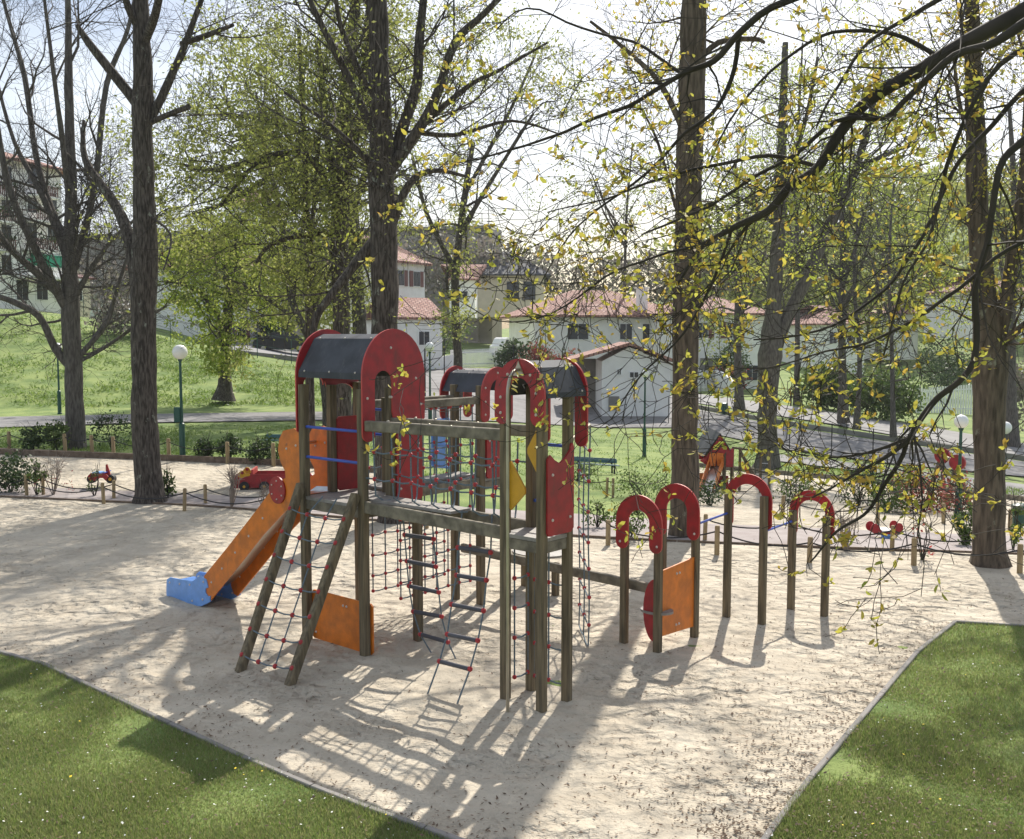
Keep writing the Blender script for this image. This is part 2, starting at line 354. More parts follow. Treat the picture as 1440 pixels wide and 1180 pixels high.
sheet('play_sand',955,1560,[(955,655),(1078,667),(1227,680),(1440,706),(1560,722)],PATHTOP,'sand',.02)
sheet('park_path',-80,640,[(-80,593),(0,587),(200,583),(420,580),(640,577)],[(-80,608),(0,602),(200,595),(420,592),(640,590)],'asphalt',.03)
sheet('pavement',318,600,[(318,481),(430,491),(600,503)],[(318,494),(430,505),(600,515)],'paving',.04)
sheet('street',560,975,[(560,515),(700,519),(770,530),(840,556),(975,557)],[(560,590),(700,593),(850,602),(975,602)],'asphalt',.035,rows=12)
sheet('road',965,1560,[(965,552),(1150,577),(1300,600),(1440,624),(1560,640)],[(965,565),(1150,594),(1300,620),(1440,642),(1560,660)],'paving',.035)
sheet('plaza',965,1560,[(965,573),(1100,600),(1250,622),(1440,650),(1560,668)],[(965,602),(1100,632),(1250,652),(1440,671),(1560,690)],'asphalt',.035,rows=10)
sheet('footpath',1085,1560,[(1085,638),(1250,658),(1440,682),(1560,698)],[(1085,648),(1250,668),(1440,699),(1560,715)],'asphalt',.03)
sheet('soil_bed',-60,575,[(-60,628),(0,631),(240,641),(400,649),(575,661)],[(-60,636),(0,639),(240,648),(400,655),(575,668)],'soil',.03)
# near lawns: banks of grass at both sides of the sand
LEFTB=[(-60,905),(0,925),(60,942),(150,985),(240,1028),(340,1075),(440,1118),(520,1150),(600,1178),(700,1215)]
def lawn(name,poly):
    cx=sum(p[0] for p in poly)/len(poly); cy=sum(p[1] for p in poly)/len(poly)
    import bmesh
    bm=bmesh.new(); vs=[bm.verts.new((*p,0)) for p in poly]; f=bm.faces.new(vs); bmesh.ops.triangulate(bm,faces=[f]); bmesh.ops.subdivide_edges(bm,edges=bm.edges[:],cuts=5,use_grid_fill=True)
    for v in bm.verts: v.co.z=.055+.02*noise.noise(Vector((v.co.x*1.5,v.co.y*1.5,0)))
    me=bpy.data.meshes.new(name); bm.to_mesh(me); me.materials.append(M['grass']); o=bpy.data.objects.new(name,me); S.collection.objects.link(o); tag(o,kind='structure')
PL=[tuple(onz(x,y)[:2]) for x,y in LEFTB]+[(-.0,3.6),(-9,3.6),(-9,9)]
RB=[(1343,882),(1290,925),(1240,985),(1190,1045),(1140,1105),(1085,1180),(1060,1215)]
PR=[tuple(onz(x,y)[:2]) for x,y in RB]+[(1.2,3.6),(9,3.6),(12,11.6)]+[tuple(onz(x,y)[:2]) for x,y in [(1600,904),(1440,888)]]
lawn('lawn',PL); lawn('lawn',PR)
def kerb(name,pts,label,w=.05,h=.11,m='concrete',cat='edging'):
    b=MB()
    for p,q in zip(pts,pts[1:]):
        k=max(1,int((q-p).length/1.0)); prev=p
        for i in range(1,k+1):
            e=p.lerp(q,i/k); e2=e+Vector((rnd.gauss(0,.012),rnd.gauss(0,.012),rnd.gauss(0,.007))) if i<k else e
            b.bar(prev,e2-(e2-prev).normalized()*.012,w,h); prev=e2
    o=b.build(name,m); tag(o,label,cat); return o
kerb('kerb_edging',[onz(x,y)+Vector((0,0,.03)) for x,y in LEFTB],'low grey edging between the sand and the lower left lawn')
kerb('kerb_edging',[onz(x,y)+Vector((0,0,.03)) for x,y in reversed(RB)]+[onz(x,y)+Vector((0,0,.03)) for x,y in [(1440,888),(1600,904)]],'low grey edging around the lower right lawn corner')
def line_g(L,dz=0,n=14):
    out=[]
    for i in range(n+1):
        px=L[0][0]+(L[-1][0]-L[0][0])*i/n; p=gnd(px,interp(L,px)); out.append(p+Vector((0,0,dz)))
    return out
kerb('timber_edging',line_g([(-60,697),(0,700),(300,714),(600,740),(850,759),(1150,772),(1440,782),(1560,786)],.03,24),'dark timber edging along the back of the main sand pit',.05,.05,'soil')
kerb('timber_edging',line_g([(-60,637),(0,640),(240,649),(400,656),(575,669)],.08,14),'dark timber edging behind the springer and truck sand pit',.08,.22,'soil')
kerb('timber_edging',line_g([(955,655),(1078,667),(1227,680),(1440,706),(1560,722)],.08,14),'timber edging behind the toddler tower sand pit',.08,.22,'beamwood')
kerb('road_kerb',line_g([(965,571),(1100,597),(1250,619),(1440,647),(1560,665)],.1,14),'dark kerb wall between the road and the grey plaza',.15,.28,'concrete')
# ---------------- climbing frame ----------------
u=Vector((.755,-.656,0)).normalized(); v=Vector((.656,.755,0)).normalized(); Z=Vector((0,0,1))
P1=Vector((-2.42,11.95,0)); P2=P1+1.03*u; P3=P2+.82*v; P4=P1+.82*v; M1=P1+.41*v; M2=P2+.41*v; M3=P4+.515*u
C1=Vector((-.065,9.91,0)); C2=C1+.46*u; C3=C2+.39*v; C4=C1+.39*v
B1=Vector((-.77,13.80,0)); B2=B1+.47*u; B3=B2+.5*v; B4=B1+.5*v
fr=thing('climbing_frame',(-1.,11.5,0),'large wooden climbing frame with red arches, dark roofs, orange slide and rope nets','climbing frame')
def fpost(p,z0=-.1,z1=2.7,w=.098,m='wood'):
    b=MB(); b.bar(p+Z*z0,p+Z*z1,w,w); return b.build('post',m,fr)
DK=1.70
for p,z in ((P1,3.02),(P2,3.0),(P3,3.0),(P4,3.02)): fpost(p,-.1,z)
fpost(M1,DK,3.0); fpost(M2,DK,3.0); fpost(M3,DK,2.85)
for p in (C1,C2,C3,C4): fpost(p,-.1,3.10,.088)
for p in (B1,B2,B3,B4): fpost(p,-.1,2.93,.1)
def bolts(ob,L,nrm,r=.016,m='bolt'):
    import bmesh
    b=MB(); of=woff(ob)
    for p in L: b.ball(Vector(p)+nrm*.004-of,r,nu=6,nv=4)
    me=ob.data; k=len(me.materials); me.materials.append(M[m])
    t=bpy.data.meshes.new('t'); t.from_pydata(b.v,[],b.f); t.materials.append(M[m])
    bm=bmesh.new(); bm.from_mesh(me); n0=len(bm.faces); bm.from_mesh(t); bm.faces.ensure_lookup_table()
    for f in bm.faces[n0:]: f.material_index=k; f.smooth=True
    bm.to_mesh(me); bm.free(); bpy.data.meshes.remove(t)
def deck(a,b_,c,d,z=DK,th=.035):
    q=(a+b_+c+d)/4; ax=(b_-a).normalized(); ay=(d-a).normalized()
    b=MB(); b.box(q+Z*z,(b_-a).length+.06,(d-a).length+.06,th,ax,ay); o=b.build('deck','deck',fr)
    b=MB()
    for s,e in ((a,b_),(b_,c),(c,d),(d,a)): b.bar(s+Z*(z-.075),e+Z*(z-.075),.05,.11)
    b.build('deck_frame','beamwood',fr); return o
deck(P1,P2,P3,P4); deck(C1,C2,C3,C4,1.66); deck(B1,B2,B3,B4,1.68)
# arch outline: horseshoe / dome with slot opening. a along face, z absolute
def arc(cx,cz,rx,rz,a0,a1,n=14): return [(cx+rx*math.cos(R(a0+(a1-a0)*i/n)),cz+rz*math.sin(R(a0+(a1-a0)*i/n))) for i in range(n+1)]
def horseshoe(W,ztop,zleg,leg,rt,thin=None):
    """outline of an upside-down U; W outer width, legs `leg` wide with round feet"""
    h=W/2; cz=ztop-rt
    out=arc(h,cz,h,rt,180,0,20)
    out+=arc(W-leg/2,zleg+leg/2,leg/2,leg/2,0,-180,8)
    ri=h-leg
    out+=arc(h,cz,ri,rt-leg*1.05,0,180,14)
    out+=arc(leg/2,zleg+leg/2,leg/2,leg/2,0,-180,8)
    return out
def domearch(W,ztop,zleg,o0,o1,otop,solid_low):
    """dome panel: slot opening from o0 to o1, solid beyond o1 down to solid_low"""
    h=W/2; rt=h*1.12; cz=ztop-rt
    out=arc(h,cz,h,rt,180,0,24)
    out+=[(W,solid_low+.02),(W-.02,solid_low),(o1+.12,solid_low-.16),(o1+.05,solid_low-.10),(o1,solid_low+.12)]
    r=(o1-o0)/2; out+=arc((o0+o1)/2,otop-r,r,r,0,180,10)
    out+=arc(o0/2,zleg+o0/2,o0/2,o0/2,0,-180,8)
    return out
def panel(o,ax,outline,mname,th=.022,off=0.,nm='panel',parent=None,bl=None,label=None,edge=None):
    ax=Vector(ax).normalized(); nrm=ax.cross(Z).normalized()
    b=MB(); b.prism(Vector(o)+nrm*off,ax,Z,outline,th,0,None if edge is None else 1)
    ob=b.build(nm,[mname] if edge is None else [mname,edge],parent or fr,ang=30)
    if label: ob['label']=label
    if bl: 
        sgn=1 if off>=0 else -1
        bolts(ob,[Vector(o)+ax*a+Z*z+nrm*(off+th/2*1) for a,z in bl]+[Vector(o)+ax*a+Z*z+nrm*(off-th/2) for a,z in bl],nrm*0)
    return ob
# tower A arches (on outer faces of the posts)
o_A=P2-.06*v
nrmv=v.cross(Z).normalized()    # = points along +u?
panel(o_A,v,domearch(.94,3.66,2.42,.18,.44,3.20,2.62),'red',.022,.065,'arch_panel',bl=[(.07,2.62),(.07,2.9),(.42,2.9),(.46,2.65),(.80,3.1),(.42,3.45),(.88,2.8)],edge='redlight')
def arcpanel_left():
    W=.94; h=W/2; rt=h*1.12; out=arc(h,3.66-rt,h,rt,180,0,24)
    out+=[(W,2.9)]+arc(.68,2.88,.2,.13,0,180,10)+[(.46,2.95),(.42,3.05)]+arc(.25,3.0,.15,.13,0,180,8)+[(.09,2.6)]+arc(.045,2.5,.045,.045,0,-180,6)
    return out
panel(P1-.06*v,v,arcpanel_left(),'red',.022,-.065,'arch_panel',edge='redlight')
def roofsheet(a,b_,W,ztop,zeave,th=.02,inset=.02,lab=None):
    """curved roof board following the arches: a,b_ = face starts at the two ends, W width along v"""
    h=W/2; rt=h*1.12; cz=ztop-rt
    prof=[(h+ (h-inset)*math.cos(t), cz+(rt-inset)*math.sin(t)) for t in [R(q) for q in (180,172,118,100,80,62,8,0)]]
    # simple facets like bent boards: eave up to the shoulder, flat shoulder to ridge
    prof=[q for q in prof if q[1]>=zeave]
    base=a; ax=(b_-a)
    V=[];n=len(prof)
    for e in (Vector((0,0,0)),ax):
        V+=[base+e+v*q[0]+Z*q[1] for q in prof]
    hc=Vector((0,0,cz))
    V+=[ (base+e+v*(h+(q[0]-h)*.95)+Z*(cz+(q[1]-cz)*.95)) for e in (Vector((0,0,0)),ax) for q in prof]
    b=MB(); Fc=[]
    for i in range(n-1): Fc+=[(i,i+1,n+i+1,n+i),(2*n+i,3*n+i,3*n+i+1,2*n+i+1)]
    Fc+=[(0,n,3*n,2*n),(n-1,3*n-1,4*n-1,2*n-1)]
    for i in range(n-1): Fc+=[(i,2*n+i,2*n+i+1,i+1),(n+i,n+i+1,3*n+i+1,3*n+i)]
    b.add(V,Fc); ob=b.build('roof','roof',fr,ang=15)
    bl=[]
    for q in (prof[1],prof[2],prof[-3]):
        for k in (.10,.5,.9): bl.append(base+ax*k+v*q[0]+Z*(q[1]+.004))
    bolts(ob,bl,Z*.0,.012); return ob
roofsheet(P1-.06*v-.04*u,P2-.06*v+.04*u,.94,3.63,3.03)
# tower C: arches front (camera side) on C1-C2 and rear on C4-C3, roof along v? (ridge runs from front arch back)
def roofu(a,L,W,ztop,zeave):
    h=W/2; rt=h*1.15; cz=ztop-rt
    prof=[(h+(h-.01)*math.cos(R(q)), cz+(rt-.01)*math.sin(R(q))) for q in (180,172,125,98,82,55,8,0)]; prof=[q for q in prof if q[1]>=zeave]
    n=len(prof); V=[]
    for e in (0,L): V+=[a+v*e+u*q[0]+Z*q[1] for q in prof]
    V+=[a+v*e+u*(h+(q[0]-h)*.94)+Z*(cz+(q[1]-cz)*.94) for e in (0,L) for q in prof]
    Fc=[]
    for i in range(n-1): Fc+=[(i,i+1,n+i+1,n+i),(2*n+i,3*n+i,3*n+i+1,2*n+i+1)]
    Fc+=[(0,n,3*n,2*n),(n-1,3*n-1,4*n-1,2*n-1)]
    for i in range(n-1): Fc+=[(i,2*n+i,2*n+i+1,i+1),(n+i,n+i+1,3*n+i+1,3*n+i)]
    b=MB(); b.add(V,Fc); ob=b.build('roof','roof',fr,ang=15)
    bolts(ob,[a+v*(L*k)+u*q[0]+Z*(q[1]+.003) for k in (.12,.88) for q in (prof[1],prof[2],prof[-3],prof[-2])],Z*0,.011)
WA=.62
roofu(C1-.08*u-.02*v,.62,WA,3.36,2.98)
hs=horseshoe(WA,3.37,2.74,.17,.34)
pc=panel(C1-.08*u-.055*v,u,hs,'red',.022,0,'arch_panel',bl=[(.08,2.85),(.08,3.0),(.52,2.85),(.52,3.05),(.17,3.22),(.45,3.22)],edge='redlight')
b=MB(); b.prism(C1-.08*u-.072*v,u,Z,[(.24,3.21),(.38,3.21),(.31,3.35)],.012); b.build('triangle_plate','galv',pc)
panel(C1-.08*u+.6*v,u,horseshoe(WA,3.37,2.5,.15,.34),'red',.022,0,'arch_panel',edge='redlight')
# tower B
roofsheet(B1-.06*v-.20*u,B2-.06*v+.05*u,.62,3.14,2.83)
panel(B2-.06*v,v,horseshoe(.62,3.17,2.45,.16,.36),'red',.022,.07,'arch_panel',bl=[(.07,2.55),(.07,2.72),(.07,2.9),(.31,3.09),(.55,2.6),(.55,2.8)],edge='redlight')
panel(B1-.06*v,v,horseshoe(.62,3.17,2.45,.16,.36),'red',.022,-.215,'arch_panel',edge='redlight')
# side panels
def rect(a0,a1,z0,z1,c=.03): return [(a0+c,z0),(a1-c,z0),(a1,z0+c),(a1,z1-c),(a1-c,z1),(a0+c,z1),(a0,z1-c),(a0,z0+c)]
panel(P1,v,rect(.44,.80,DK+.03,2.62),'red',.022,.055,'side_panel',label='shaded dark red panel beside the slide entrance')
panel(P2,v,rect(.44,.84,DK+.0,2.56),'red',.022,.06,'side_panel',bl=[(.50,1.85),(.78,1.85),(.78,2.35),(.5,2.35)])
panel(P1,u,rect(.03,1.10,.02,.60),'orange',.022,-.062,'side_panel',bl=[(.1,.1),(.95,.1),(.6,.5),(.66,.5)],label='orange panel low under the deck')
wav=[(.02,1.70),(.36,1.70),(.40,1.74),(.40,2.50)]+[(.40-.05*(1-math.cos(i*math.pi/4))/2,2.5+.06*math.sin(i*math.pi/4)) for i in range(1,5)]+[(.26,2.42),(.18,2.38),(.10,2.42),(.04,2.47),(0,2.43),(0,1.73)]
panel(C2,v,wav,'red',.022,.06,'side_panel',bl=[(.07,1.85),(.07,2.28),(.34,1.85)])
panel(B2,v,rect(.05,.47,1.70,2.35),'red',.022,.06,'side_panel',bl=[(.1,1.85),(.1,2.2)])
panel(B4,u,rect(.05,.42,1.75,2.35),'red',.022,-.04,'side_panel')
# yellow triangular grips on the front of tower C
b=MB(); b.prism(C1+.02*v,u,Z,[(.38,2.30),(.44,2.36),(.44,2.66),(.38,2.70),(.27,2.52),(.27,2.47)],.02); b.build('grip_panel','yellow',fr)
b=MB(); b.prism(C1+.02*v,u,Z,[(.04,1.93),(.06,1.90),(.24,2.08),(.24,2.13),(.06,2.38),(.04,2.36)],.02); b.build('grip_panel','yellow',fr)
# blue play window panel at tower B
b=MB(); wl=B1-.5*v*.0-.42*u
op=[wl+Z*1.80,wl+Z*2.34,wl+Z*2.42+u*.06,wl+Z*2.45+u*.3,wl+Z*2.38+u*.38,wl+Z*1.8+u*.38]
b.tube(op+[op[0]],.028,8); b.tube([wl+Z*2.1+u*.02,wl+Z*2.1+u*.38],.02,6); b.build('play_frame','bluep',fr)
b=MB(); b.prism(wl,u,Z,[(.02,1.80),(.24,1.80),(.24,2.36),(.10,2.38),(.02,2.3)],.012); b.build('play_panel','bluelight',fr)
# blue rails
def bluebar(p,q,r=.017): b=MB(); b.tube([p,q],r,10); return b.build('rail','bluebar',fr)
for z in (2.53,2.18): bluebar(P1+Z*z-.0*v,P2+Z*z); 
for z in (2.70,2.40): bluebar(P4+Z*z,M3+Z*z)
bluebar(C3+Z*2.52+.05*u,C4+Z*2.52+.05*u); bluebar(C3+Z*1.95,C4+Z*1.95)
# bridge A - C
def beam(p,q,w=.07,h=.11,m='beamwood',name='beam'):
    b=MB(); b.bar(p,q,w,h); return b.build(name,m,fr)
for a,c in ((P2,C1),(M2,C4)):
    k=2.60 if a is P2 else 2.61
    bm_=beam(a+Z*k,c+Z*(k+.03),.075,.115)
    bolts(bm_,[a+(c-a)*t+Z*(k+.065) for t in (.2,.35,.5,.65,.8)],Z*0,.02,'galv')
    beam(a+Z*1.70,c+Z*1.67,.055,.13)
b=MB(); q0=(P2+M2)/2+Z*1.77; q1=q0+(C1-P2)*.62; b.box((q0+q1)/2,(q1-q0).length,.30,.03,(q1-q0).normalized(),v); b.build('bridge_mat','deck',fr)
for a,c in ((P4,B1),(M3,B2)):
    bm_=beam(a+Z*2.74,c+Z*2.74,.07,.10); beam(a+Z*1.66,c+Z*1.66,.055,.12)
    bolts(bm_,[a+(c-a)*t+Z*2.69 for t in (.25,.45,.65,.85)],Z*0,.035,'bead')
b=MB(); q0=(P4+M3)/2+Z*1.75; q1=(B1+B2)/2+Z*1.75; b.box((q0+q1)/2,(q1-q0).length,.34,.025,(q1-q0).normalized(),u); b.build('bridge_mat','deck',fr)
# nets: grid of ropes with beads at the crossings
def net(P,name='rope_net',rr=.009,br=.024,vert=(True,),parent=None,sag=0.,beads=None,label=None):
    """P[i][j] grid points: i columns, j rows"""
    b=MB(); ni=len(P); nj=len(P[0])
    for i in range(ni): b.tube(P[i],rr,5,0)
    for j in range(nj):
        L=[]
        for i in range(ni-1):
            a,c=P[i][j],P[i+1][j]; L+=[a,(a+c)/2-Z*sag*(a-c).length]
        L.append(P[-1][j]); b.tube(L,rr,5,0)
    for i in range(ni):
        for j in range(nj):
            if beads is None or beads(i,j): b.ball(P[i][j],br,1,8,6)
    o=b.build(name,['rope','bead'],parent or fr,ang=60)
    if label: o['label']=label
    return o
# side nets of bridge A-C, ropes curl in at the mat
for a,c,s in ((P2,C1,1),(M2,C4,-1)):
    G=[]
    for i in range(7):
        t=(i+.6)/7.2; p=a+(c-a)*t; jx=rnd.uniform(-.01,.01)
        G.append([p+Z*2.56,p+Z*(2.33+jx)+v*s*.01,p+Z*(2.03+jx)+v*s*.015,p+Z*1.84+v*s*.03,p+Z*1.78+v*s*.10+u*.05,p+Z*1.785+v*s*.16+u*.10])
    b=MB()
    for g in G: b.tube(g,.0095,5,0)
    for j in (1,2):
        L=[a+Z*G[0][j].z]; 
        for i in range(6): L+=[G[i][j],(G[i][j]+G[i+1][j])/2-Z*.018]
        L+=[G[6][j],c+Z*G[6][j].z]; b.tube(L,.0095,5,0)
        for g in G: b.ball(g[j],.026,1,8,6)
    b.build('rope_net',['rope','bead'],fr,ang=60)
# nets of bridge A-B : upper sides and hanging lower net
for a,c in ((P4,B1),(M3,B2)):
    net([[a+(c-a)*((i+.7)/7.4)+Z*z for z in (2.68,2.42,2.18,1.95,1.74)] for i in range(7)],sag=.05)
    net([[a+(c-a)*((i+1.0)/8)+Z*(z+rnd.uniform(-.01,.01)) for z in (1.62,1.36,1.10,.84,.58,.38)] for i in range(7)],sag=.04)
# inclined climbing net with two leaning poles
b0=onz(338,943); b1=onz(408,962); t0=P1+Z*1.86-.07*v+.02*u; t1=P2+Z*1.84-.07*v-.04*u
for s,e in ((b0,t0),(b1,t1)): b=MB(); b.bar(s-(e-s).normalized()*.08,e,.095,.095,0,v); b.build('leaning_pole','wood',fr)
G=[]
for i in range(4):
    fi=i/3; G.append([ (b0.lerp(b1,fi)).lerp(t0.lerp(t1,fi),(.085+ .13*k))+Vector((0,0,-.035*math.sin(math.pi*fi)))-(.05*v) for k in range(7)])
b=MB()
for i in (1,2):
    b.tube([b0.lerp(b1,i/3)+(t0-b0)*.06]+G[i]+[t0.lerp(t1,.12+i*.25)-Z*.1+.03*v],.0085,5,0)
for k in range(7):
    L=[]
    for i in range(3): L+=[G[i][k],(G[i][k]+G[i+1][k])/2-Z*.012]
    b.tube(L+[G[3][k]],.0085,5,0)
    for i in range(4): b.ball(G[i][k],.028,1,8,6)
b.build('climbing_net',['rope','bead'],fr,ang=60)
# hanging rung ladders under the bridge
def rope_ladder(rungs,top,bot,dz):
    """rungs: list of (left px,py,right px,py); depth blends from the bridge to the ground anchor"""
    n=len(rungs); Lp=[];Rp=[]
    for k,(ax_,ay_,bx_,by_) in enumerate(rungs):
        Y=dz[k]; l=pt(ax_,ay_,Y); r=pt(bx_,by_,Y-.22); Lp.append(l);Rp.append(r)
    b=MB(); b.tube([pt(*top[0])]+Lp+[onz(*bot[0])-Z*.05],.009,5,0); b.tube([pt(*top[1])]+Rp+[onz(*bot[1])-Z*.05],.009,5,0)
    lad=b.build('rope_ladder','rope',fr)
    for l,r in zip(Lp,Rp):
        d=(r-l).normalized(); b=MB(); b.tube([l+d*.02,r-d*.02],.023,10,0); b.ball(l,.028,1,8,6); b.ball(r,.028,1,8,6); b.build('rung',['rung','bead'],lad,ang=60)
rope_ladder([(569,752,610,758),(572,789,613,797),(575,824,617,833),(581,860,621,867),(591,892,630,903)],[(566,712,11.2),(606,716,11.0)],[(610,918),(645,929)],[11.25,11.3,11.35,11.4,11.45])
rope_ladder([(644,770,690,777),(642,809,684,816),(635,850,680,859),(629,892,672,901),(618,930,661,941)],[(650,718,10.5),(692,723,10.28)],[(597,981),(638,996)],[10.45,10.4,10.32,10.25,10.15])
# sliding pole at tower C
b=MB(); pb=onz(714,1006); ce=(C1+C2)/2-.075*v+Z*3.27
pz=[pb-Z*.1,pb+Z*3.03]+[pb.lerp(Vector((ce.x,ce.y,0)),.7*(1-math.cos(t)))+Z*(3.03+.23*math.sin(t)) for t in (.3,.6,.9,1.2,1.5)]+[ce]
b.tube(pz,.017,10); b.build('sliding_pole','galv',fr)
# nets at tower C: below the deck and the free side net
net([[C4+(C3-C4)*t+Z*z for z in (1.55,1.15,.82,.5,.16)] for t in (.08,.5,.92)],sag=.06,beads=lambda i,j:j>0)
net([[C1.lerp(C4,t)+Z*z for z in (1.5,1.2,.9,.6,.2)] for t in (.35,.9)],sag=.06,beads=lambda i,j:j>0)
na=onz(827,915); nb=onz(814,884)
net([[na.lerp(nb,i/2)+Z*z+u*.012*math.sin(z*3) for z in (.05,.3,.62,.95,1.25,1.6,1.95,2.3,2.55)] for i in range(3)],sag=.05,beads=lambda i,j:0<j<8)
b=MB(); b.tube([C3+Z*2.56,Vector((na.x,na.y,2.58)),Vector((nb.x,nb.y,2.58))],.022,8); b.build('net_hoop','galv',fr)
# slide (runs along -u from the bay P1-M1)
def sp(s,z,side): return P1+(-u)*s+Z*z+v*side
sl_=MB(); prof=[(0,1.73),(.28,1.71),(.45,1.62),(.8,1.33),(1.3,.90),(1.7,.55),(2.0,.33),(2.2,.22),(2.95,.19)]
V=[];n=len(prof)
for side in (.0,.03,.36,.39):
    V+=[sp(s,z+(.0 if side in(.03,.36) else .05),side) for s,z in prof]
Fc=[]
for k in range(3): Fc+=[(k*n+i,k*n+i+1,(k+1)*n+i+1,(k+1)*n+i) for i in range(n-1)]
sl_.add(V,Fc); slide=sl_.build('slide','steel',fr)
sideo=[(0.02,1.62),(0.0,2.20),(-.02,2.36),(.04,2.47),(.16,2.50),(.36,2.46),(.44,2.36),(.47,2.22),(.42,2.08),(.34,1.98),(.33,1.90),(.42,1.86),(.50,1.80),(.62,1.72),(1.05,1.34),(1.6,.87),(2.12,.44),(2.13,.38),(2.17,.33),(2.16,.22),(2.10,.12),(2.02,.10),(1.86,.24),(1.35,.68),(.8,1.16),(.35,1.50),(.15,1.55)]
lowo=[(2.02,.30),(2.06,.40),(2.2,.43),(2.4,.32),(2.95,.29),(3.02,.25),(3.04,.18),(3.05,-.04),(2.75,-.03),(2.45,-.01),(2.2,.02),(2.06,.08),(1.98,.12),(1.97,.2),(2.02,.18),(2.08,.22),(2.08,.28)]
for side in (-.02,.41):
    pn=panel(P1+v*side,-u,sideo,'orange',.02,0,'slide_side',slide,bl=[(.12,2.3),(.3,2.25),(.8,1.36),(1.1,1.1),(1.4,.85),(1.7,.6),(1.95,.38)])
    b=MB(); b.prism(P1+v*(side+(-.02 if side<0 else .02)),-u,Z,arc(.48,1.74,.155,.165,0,342,19),.02); 
    rc=b.build('round_cover','red',slide); bolts(rc,[P1+v*(side+(-.034 if side<0 else .034))-u*(.48+.11*math.cos(q))+Z*(1.74+.11*math.sin(q)) for q in [R(30+60*i) for i in range(6)]],Z*0,.011)
    pn=panel(P1+v*(side+(-.012 if side<0 else .012)),-u,lowo,'bluelight',.02,0,'slide_foot',slide,bl=[(2.15,.12),(2.45,.27),(2.7,.24),(2.95,.22),(2.12,.36),(2.4,.06)])
b=MB(); b.tube([sp(.3,2.30,-.03),sp(.3,2.30,.43)],.02,8); b.build('slide_bar','steel',slide)
b=MB(); b.box(sp(2.62,.205,.195),.8,.36,.03,-u,v); b.build('slide_foot_deck','bluep',slide)
# back platform seat, low posts and balance beam
qa=onz(738,825);qb=onz(781,838); 
fpost(qa,-.1,.50,.09); fpost(qb,-.1,.46,.09)
b=MB(); mid=(qa+qb)/2+Z*.56; b.prism(mid,u,v,arc(0,0,.42,.36,0,342,19),.03); b.build('seat_board','deck',fr)
hole=onz(700,838); b=MB()
rw=[(0,.35),(.36,.35),(.36,.98),(0,.98)]; b.prism(mid-u*.40+v*.2-Z*.56,u,Z,[(0,.5),(.32,.5),(.32,.95),(.05,.95),(0,.9)],.022); b.build('side_panel','orange',fr)
b=MB(); b.tube([mid-u*.22+v*.18+Z*.17,mid-u*.22+v*.225+Z*.17],.04,12); b.build('hole_ring','white',fr)
be0=pt(650,770,13.5); be1=pt(922,829,11.62)
beam(be0,be1,.06,.11)
# right group of horseshoe gates
n1=Vector((1.30,11.73,0)); n2=n1+.46*u; n3=n2+.80*v; n4=n1+.80*v; m1=Vector((2.72,12.83,0)); m2=m1+.49*u; k1=Vector((3.65,13.25,0)); k2=k1+.46*u
for p,z in ((n1,1.42),(n2,1.42),(n3,1.45),(n4,1.45),(m1,1.65),(m2,1.62),(k1,1.32),(k2,1.30)): fpost(p,-.1,z,.085)
def gate(p,q,ztop,zl,off=-.055,leg=.14):
    W=(q-p).length+.16; panel(p-.08*u+v*off,u,horseshoe(W,ztop,zl,leg,W*.5),'red',.022,0,'horseshoe_panel',bl=[(.06,zl+.08),(W-.06,zl+.08)],edge='redlight')
gate(n1,n2,1.79,1.15,leg=.165); gate(n4,n3,1.83,1.18,leg=.165); gate(m1,m2,1.87,1.2,.055,.12); gate(k1,k2,1.60,1.0,.055,.12)
panel(n2+.02*v,v,[(.0,.18),(.78,.14),(.78,.98),(.0,.93)],'orange',.022,.0,'side_panel',bl=[(.35,.85),(.41,.85),(.35,.25),(.41,.25)])
b=MB(); b.prism(n2-.04*u,-u,Z,[(0,.12)]+[(.15*math.sin(R(a)),.48-.36*math.cos(R(a))) for a in range(10,171,10)]+[(0,.84)],.022); b.build('half_disc','red',fr)
b=MB(); b.prism(n2-.06*u+.12*v+Z*.45,-u,v,arc(.03,0,.2,.16,0,342,19),.025); b.build('seat_board','deck',fr)
bluebar(n3+Z*1.36,m1+Z*1.36,.014); bluebar(m2+Z*1.18,k1+Z*1.18,.014)
# ---------------- trees ----------------
def grow(b,p,d,L,r,lev,prm,tips):
    seg=prm.get('seg',5); pts=[p.copy()];rad=[r]; d=d.normalized()
    up=prm['up'][lev]; wob=prm.get('wob',.28)
    for i in range(seg):
        d=(d+Vector((rnd.gauss(0,wob),rnd.gauss(0,wob),rnd.gauss(0,wob)+up))).normalized()
        pts.append(pts[-1]+d*L/seg); rad.append(max(prm['rmin'],r*(1-.8*(i+1)/seg)))
    b.tube(pts,rad,5 if r>.03 else 3,0 if r>prm.get('twr',.02) else 1,False)
    if lev+1<prm['lev']:
        k=prm['k'][lev]
        for _ in range(k):
            t=rnd.uniform(.22,1); i=min(seg-1,int(t*seg)); q=pts[i].lerp(pts[i+1],t*seg-i)
            dd=(pts[i+1]-pts[i]).normalized(); a=dd.cross(Vector((rnd.gauss(0,1),rnd.gauss(0,1),rnd.gauss(0,1)))).normalized()
            nd=dd*prm.get('fw',.55)+a*.8
            grow(b,q,nd,L*rnd.uniform(.42,.72),max(prm['rmin'],rad[i]*.55),lev+1,prm,tips)
    if lev>=prm['lev']-prm.get('tl',1):
        for i in range(1,len(pts)): tips.append((pts[i],lev))
def poly_w(points,d,jit=.0,dd=0.):
    out=[];rad=[];n=len(points)
    for i,(x,y,w_) in enumerate(points):
        Y=d+dd*i/(n-1)+ (rnd.uniform(-jit,jit) if i else 0); out.append(pt(x,y,Y)); rad.append(w_/2*Y/F)
    return out,rad
